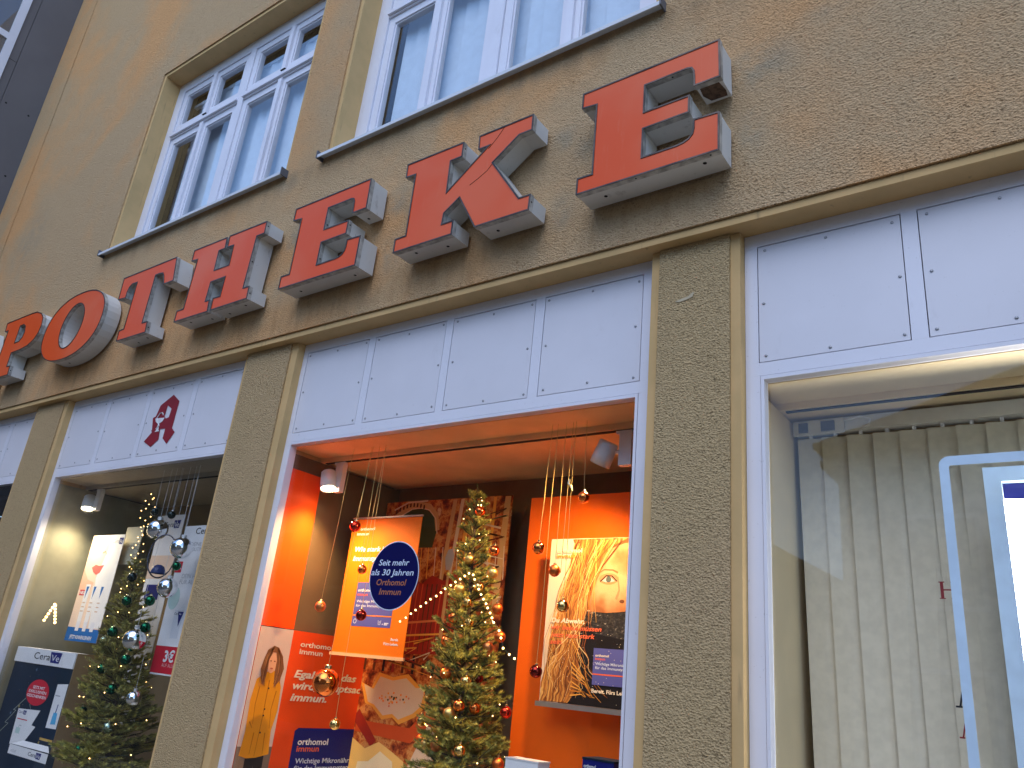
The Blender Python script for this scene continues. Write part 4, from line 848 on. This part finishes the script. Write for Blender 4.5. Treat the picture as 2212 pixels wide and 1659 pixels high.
poly('printed_carton', [(-5.965,1.130),(-5.662,1.144),(-5.725,1.050),(-5.666,1.046),(-5.773,.935),(-5.950,.915)], pl, .001, P_WHITE, sd_); logo(-5.95, 1.105, .11, .016, pl, .0015, sd_, P_NAVY); rect('printed_line', -5.94, -5.80, 1.068, 1.074, pl, .0015, P_CRED, sd_); poly('pump', [(-5.92,1.02),(-5.86,1.02),(-5.86,.985),(-5.92,.985)], pl, .0015, c_('mint',(.50,.66,.60)), sd_); ribbon('pump_neck', [(-5.89,1.02),(-5.885,1.035),(-5.855,1.033)], .005, .004, pl, .0015, P_GREY, sd_)
ribbon('tree_line', [(-5.905,1.20),(-6.03,1.115),(-5.995,1.115),(-6.10,1.03),(-6.05,1.03),(-6.15,.96)], .004, .004, pl, .0012, c_('line_sage',(.42,.46,.36)), sd_); ribbon('tree_line', [(-5.83,1.17),(-5.80,1.14)], .004, .003, pl, .0012, c_('line_sage',(.42,.46,.36)), sd_)
for k in range(22):
    u, v = random.uniform(-6.2,-5.42), random.uniform(.92,1.40); poly('star', [(u+rr*math.cos(R(36*i)), v+rr*math.sin(R(36*i))) for i in range(10) for rr in ((.014 if i % 2 else .006)*(1 if k < 5 else .3),)], pl, .0008, random.choice((c_('star_blue',(.10,.16,.24)), c_('star_gold',(.40,.32,.10)))), sd_)
rect('gold_strip', -5.57, -5.40, .982, .996, pl, .0012, c_('strip_gold',(.62,.38,.08)), sd_)
# counter carton in front of it
cb = thing('counter_carton', 'small open navy and white carton in the bottom left corner', 'carton')
b = MB(); b.box(-5.80, -5.285, .160, .162, ZF-.003, .925); b.box(-5.80, -5.798, .162, .205, ZF-.003, .925); b.box(-5.287, -5.285, .162, .205, ZF-.003, .925); b.box(-5.80, -5.285, .205, .207, ZF-.003, .925); b.build('body', P_TEAL, cb)
b = MB(); b.box(-5.801, -5.284, .1585, .1597, .878, .932); b.build('white_band', P_WHITE, cb)
MB().add([(-5.80,.165,.934),(-5.29,.165,.938),(-5.40,.205,.962),(-5.74,.205,.958),(-5.80,.167,.932),(-5.29,.167,.936),(-5.40,.207,.960),(-5.74,.207,.956)], [(0,1,2,3),(7,6,5,4),(0,4,5,1),(1,5,6,2),(2,6,7,3),(3,7,4,0)]).build('flap', P_WHITE, cb)
pl = PY(.1585); logo(-5.53, .896, .165, .022, pl, .0006, cb, P_BLACK); text('VICHY', -5.77, .890, .08, .016, pl, .0006, P_GREY, cb)
# cartons at the bottom of the orange window
cw = thing('carton', 'plain white carton at the foot of the fir by the mural', 'carton'); b = MB(); b.box(-1.958,-1.805,.25,.33,ZF-.003,1.330); b.build('body', P_WHITE, cw); box('lid', c_('lid_white',(.70,.69,.66)), cw, -1.960,-1.803,.248,.332,1.3304,1.336)
cn = thing('carton', 'dark navy carton under the portrait poster at the bottom edge', 'carton'); box('body', P_NAVY, cn, -1.612,-1.482,.25,.36,ZF-.003,1.372); text('orthomol', -1.606, 1.345, .05, .012, PY(.25), .0008, P_WHITE, cn, .02); box('lid', P_TEAL, cn, -1.614,-1.480,.248,.362,1.3722,1.379)

# ------------------------------------------------------------------ right window: blind, screen, lettering
bl = thing('vertical_blind', 'beige vertical blind filling the right shop window', 'blind')
MB().box(-.888, 1.28, .520, .578, 2.632, 2.685).build('headrail', mat('headrail_white', (.74,.72,.64), .4), bl)
MB().box(-.892, -.70, .512, .5195, 2.622, 2.680).build('end_bracket', mat('bracket_cream', (.70,.67,.56), .4), bl)
for u0, u1 in ((-.870,-.835),(-.785,-.735)): box('motor_gear', mat('motor_grey', (.12,.12,.15), .5), bl, u0, u1, .505, .5117, 2.632, 2.672)
MB().tube([(-.70,.508,2.668),(-.64,.506,2.676),(-.605,.506,2.660),(-.61,.506,2.640),(-.635,.506,2.632)], .0045, 7).build('cable', M_WPLAS, bl, True)
x = -.882; k = 0
while x < 1.2:
    an = R(random.uniform(7, 15) if k else 5); hw = .051; dx, dy = hw*math.cos(an), hw*math.sin(an); cx = x+.047; tw = R(random.uniform(-12,12)); d2x, d2y = hw*math.cos(an+tw), hw*math.sin(an+tw); sh = .030*max(0, 1-k/7)
    A = []
    for o in (0, .0012):
        A += [(cx+sh-d2x,.55-d2y+o,ZF+.02),(cx+sh+d2x,.55+d2y+o,ZF+.02),(cx+dx,.55+dy+o,2.618),(cx-dx,.55-dy+o,2.618)]
    sl_ = MB().add(A, [(0,1,2,3),(7,6,5,4),(0,4,5,1),(1,5,6,2),(2,6,7,3),(3,7,4,0)]).build('slat', M_BEIGE, bl)
    box('slat_hanger', M_WPLAS, bl, cx-.006, cx+.006, .545, .555, 2.6182, 2.6318)
    x += .0925; k += 1
pl = PY(.1478); M_FILM = mat('pale_blue_film', (.52,.66,.78), .35)
fr = thing('window_film', 'rounded pale blue frame line stuck on the right pane', 'sticker')
def rr(u0, u1, v0, v1, r_, n=8):
    o = []
    for cx, cz, a0 in ((u1-r_, v0+r_, -90), (u1-r_, v1-r_, 0), (u0+r_, v1-r_, 90), (u0+r_, v0+r_, 180)):
        o += [(cx+r_*math.cos(R(a0+90*i/n)), cz+r_*math.sin(R(a0+90*i/n))) for i in range(n+1)]
    return o
poly('film_band', rr(-.345, .75, .95, 2.388, .030), pl, .0004, M_FILM, fr, [rr(-.318, .723, .977, 2.358, .006)[::-1]])
scn = thing('display_screen', 'glowing white screen in a pale blue frame at the right edge', 'screen')
b = MB(); ring(b, -.243, .62, 1.0, 2.386, .047, .296, .330); b.build('frame', M_FILM, scn)
box('housing', M_BLACK, scn, -.243, .62, .3305, .36, 1.0, 2.386)
M_SCR = emis('screen_white', (1.0, .97, .92), 14.0); M_SCRB = emis('screen_navy', (.004, .006, .09), .6)
rect('screen', -.196, .573, 1.047, 2.339, PY(.3300), .0004, M_SCR, scn); poly('screen_motif', [(-.196,2.339),(.573,2.339),(.573,2.31),(.12,2.300),(-.02,2.286),(-.10,2.295),(-.14,2.287),(-.196,2.290)], PY(.3300), .0009, M_SCRB, scn)
box('stand_foot', M_BLACK, scn, .02, .36, .31, .40, ZF-.003, .9995)
wl = thing('window_lettering', 'dark red and black serif letters on the right pane', 'lettering')
pl = PY(.1485); M_OX = mat('oxblood', (.22,.02,.02), .5)
def seriH(u, v, h, m_):
    for du in (0, h*.62):
        ribbon('stroke', [(u+du,v),(u+du,v+h)], h*.17, h*.17, pl, .0001, m_, wl)
        for zz in (v+h*.03, v+h*.97): ribbon('serif', [(u+du-h*.16,zz),(u+du+h*.16,zz)], h*.06, h*.06, pl, .0003, m_, wl)
    ribbon('bar', [(u,v+h*.52),(u+h*.62,v+h*.52)], h*.08, h*.08, pl, .0003, m_, wl)
def seriA(u, v, h, m_):
    ribbon('stroke', [(u,v),(u+h*.22,v+h)], h*.07, h*.07, pl, .0001, m_, wl); ribbon('stroke', [(u+h*.22,v+h),(u+h*.34,v)], h*.12, h*.12, pl, .0002, m_, wl)
    for du in (0, h*.34): ribbon('serif', [(u+du-h*.14,v+h*.03),(u+du+h*.08,v+h*.03)], h*.07, h*.07, pl, .0003, m_, wl)
seriH(-.369, 1.957, .050, M_OX); seriA(-.352, 1.662, .075, P_BLACK); seriA(-.352, 1.583, .060, M_OX)

# ------------------------------------------------------------------ across the street (seen mirrored in the panes)
ob = thing('opposite_building', 'tan house with tiled hip roof mirrored in the right pane', 'building')
M_TAN = mat('tan_render', (.34,.26,.16), .85, .2, var=.12, scale=1.2); M_TILE = mat('roof_tile', (.22,.085,.05), .8, var=.2, scale=6)
box('wall', M_TAN, ob, -3.60, 14, -20, -12.0, 0, 5.75)
cr = MB(); cr.box(-3.72, 14.1, -20.1, -11.88, 5.752, 5.90); cr.box(-3.85, 14.2, -20.2, -11.75, 5.902, 6.02); cr.build('cornice', M_TAN, ob)
dn = MB()
for i in range(78): dn.box(-3.4+i*.22, -3.28+i*.22, -11.96, -11.80, 6.022, 6.20)
d_ = dn.build('dentil_row', M_TAN, ob); d_['kind'] = 'stuff'
MB().box(-3.50, 14, -20, -12.0, 6.022, 6.24).build('frieze', mat('frieze_dark', (.14,.10,.06), .8), ob)
MB().add([(-3.95,-11.7,6.242),(14.2,-11.7,6.242),(14.2,-20.2,6.242),(-3.95,-20.2,6.242),(.3,-15.95,9.4),(10,-15.95,9.4),(-3.95,-11.7,6.34),(14.2,-11.7,6.34),(14.2,-20.2,6.34),(-3.95,-20.2,6.34)], [(6,7,5,4),(7,8,5),(8,9,4,5),(9,6,4),(0,1,7,6),(1,2,8,7),(2,3,9,8),(3,0,6,9),(3,2,1,0)]).build('roof', M_TILE, ob)
for fl in range(2):
    for i in range(6):
        x = -2.6+i*2.5; z = .9+fl*2.5
        w_ = MB(); ring(w_, x, x+1.2, z, z+1.6, .08, -12.0, -11.97); w_ = w_.build('window', M_FRAME, ob); box('pane', M_DARK, w_, x+.08, x+1.12, -11.995, -11.985, z+.08, z+1.52)
ob2 = thing('distant_house', 'gabled grey house farther down the street, mirrored in the glass', 'building')
M_GR2 = mat('grey_render', (.16,.145,.115), .85, var=.1, scale=1)
G = [(-5.2,0),(-5.2,4.75),(-17,11.2),(-29,4.75),(-29,0)]
MB().add([(x,-24,z) for x, z in G]+[(x,-36,z) for x, z in G], [(4,3,2,1,0),(5,6,7,8,9),(0,1,6,5),(3,4,9,8)]).build('wall', M_GR2, ob2)
MB().add([(-4.9,-23.6,4.62),(-17,-23.6,11.25),(-29.3,-23.6,4.62),(-4.9,-36.4,4.62),(-17,-36.4,11.25),(-29.3,-36.4,4.62),(-4.9,-23.6,4.80),(-17,-23.6,11.45),(-29.3,-23.6,4.80),(-4.9,-36.4,4.80),(-17,-36.4,11.45),(-29.3,-36.4,4.80)],
         [(6,9,10,7),(7,10,11,8),(0,1,4,3),(1,2,5,4),(0,6,7,1),(1,7,8,2),(3,4,10,9),(4,5,11,10),(0,3,9,6),(2,8,11,5)]).build('roof', M_TILE, ob2)
for i in range(6):
    for z in (1.2, 3.8):
        w_ = MB(); ring(w_, -26+i*3.2, -24.7+i*3.2, z, z+1.6, .09, -24.0, -23.96); w_ = w_.build('window', M_FRAME, ob2); box('pane', M_DARK, w_, -25.9+i*3.2, -24.8+i*3.2, -23.99, -23.98, z+.1, z+1.5)
ob3 = thing('tall_opposite_house', 'tall brown house across the street, mirrored in the left panes', 'building')
M_TRIM3 = mat('brown_window_paint', (.20,.17,.12), .6)
M_BR3 = mat('brown_render', (.15,.125,.085), .85, var=.15, scale=.8)
box('wall', M_BR3, ob3, -34, -11.6, -22, -12.4, 0, 11.5); box('cornice', M_BR3, ob3, -34.2, -11.4, -22.2, -12.2, 11.502, 11.8)
for fl in range(4):
    for i in range(7):
        x = -32.5+i*3.0; z = .9+fl*2.7
        w_ = MB(); ring(w_, x, x+1.2, z, z+1.7, .08, -12.4, -12.37); w_ = w_.build('window', M_TRIM3, ob3); box('pane', M_DARK, w_, x+.08, x+1.12, -12.395, -12.385, z+.08, z+1.62)
def bare_tree(lab, base, h, seed, spread=1.0):
    rnd = random.Random(seed); t = thing('bare_tree', lab, 'tree'); tr = MB(); br = MB()
    base = Vector(base); fork = base+Vector((0,0,h*.38)); tr.tube([base, base+Vector((.05,.03,h*.2)), fork], [.17,.13,.11], 10); tr.build('trunk', M_BARK, t)
    def grow(p, d, L, r, lev):
        pts = [p]; q = p; dd = d.copy()
        for i in range(3):
            dd = (dd+Vector((rnd.gauss(0,.16), rnd.gauss(0,.16), rnd.gauss(.06,.1)))).normalized(); q = q+dd*L/3; pts.append(q)
        br.tube(pts, [r, r*.85, r*.7, r*.5], 5 if lev < 2 else 3, False)
        if lev < 4:
            for k in range(4 if lev < 3 else 5):
                a = rnd.uniform(0,6.28); s = rnd.uniform(.35,1); o = Vector((math.cos(a), math.sin(a), rnd.uniform(-.1,.6))).normalized()
                grow(pts[0]+(pts[-1]-pts[0])*s, (dd*.75+o*.75*spread).normalized(), L*rnd.uniform(.5,.68), r*.48, lev+1)
    for k in range(5): a = k*1.26+rnd.random(); grow(fork, Vector((math.cos(a)*.6, math.sin(a)*.6, .9)).normalized(), h*.30, .075, 0)
    br.build('crown', M_BARK, t); return t
bare_tree('bare leafless street tree mirrored at the top of the orange window', (-6.6,-8.9,.0), 8.2, 4)
bare_tree('bare leafless tree down the street, left of the first', (-9.6,-10.9,.0), 8.8, 9)
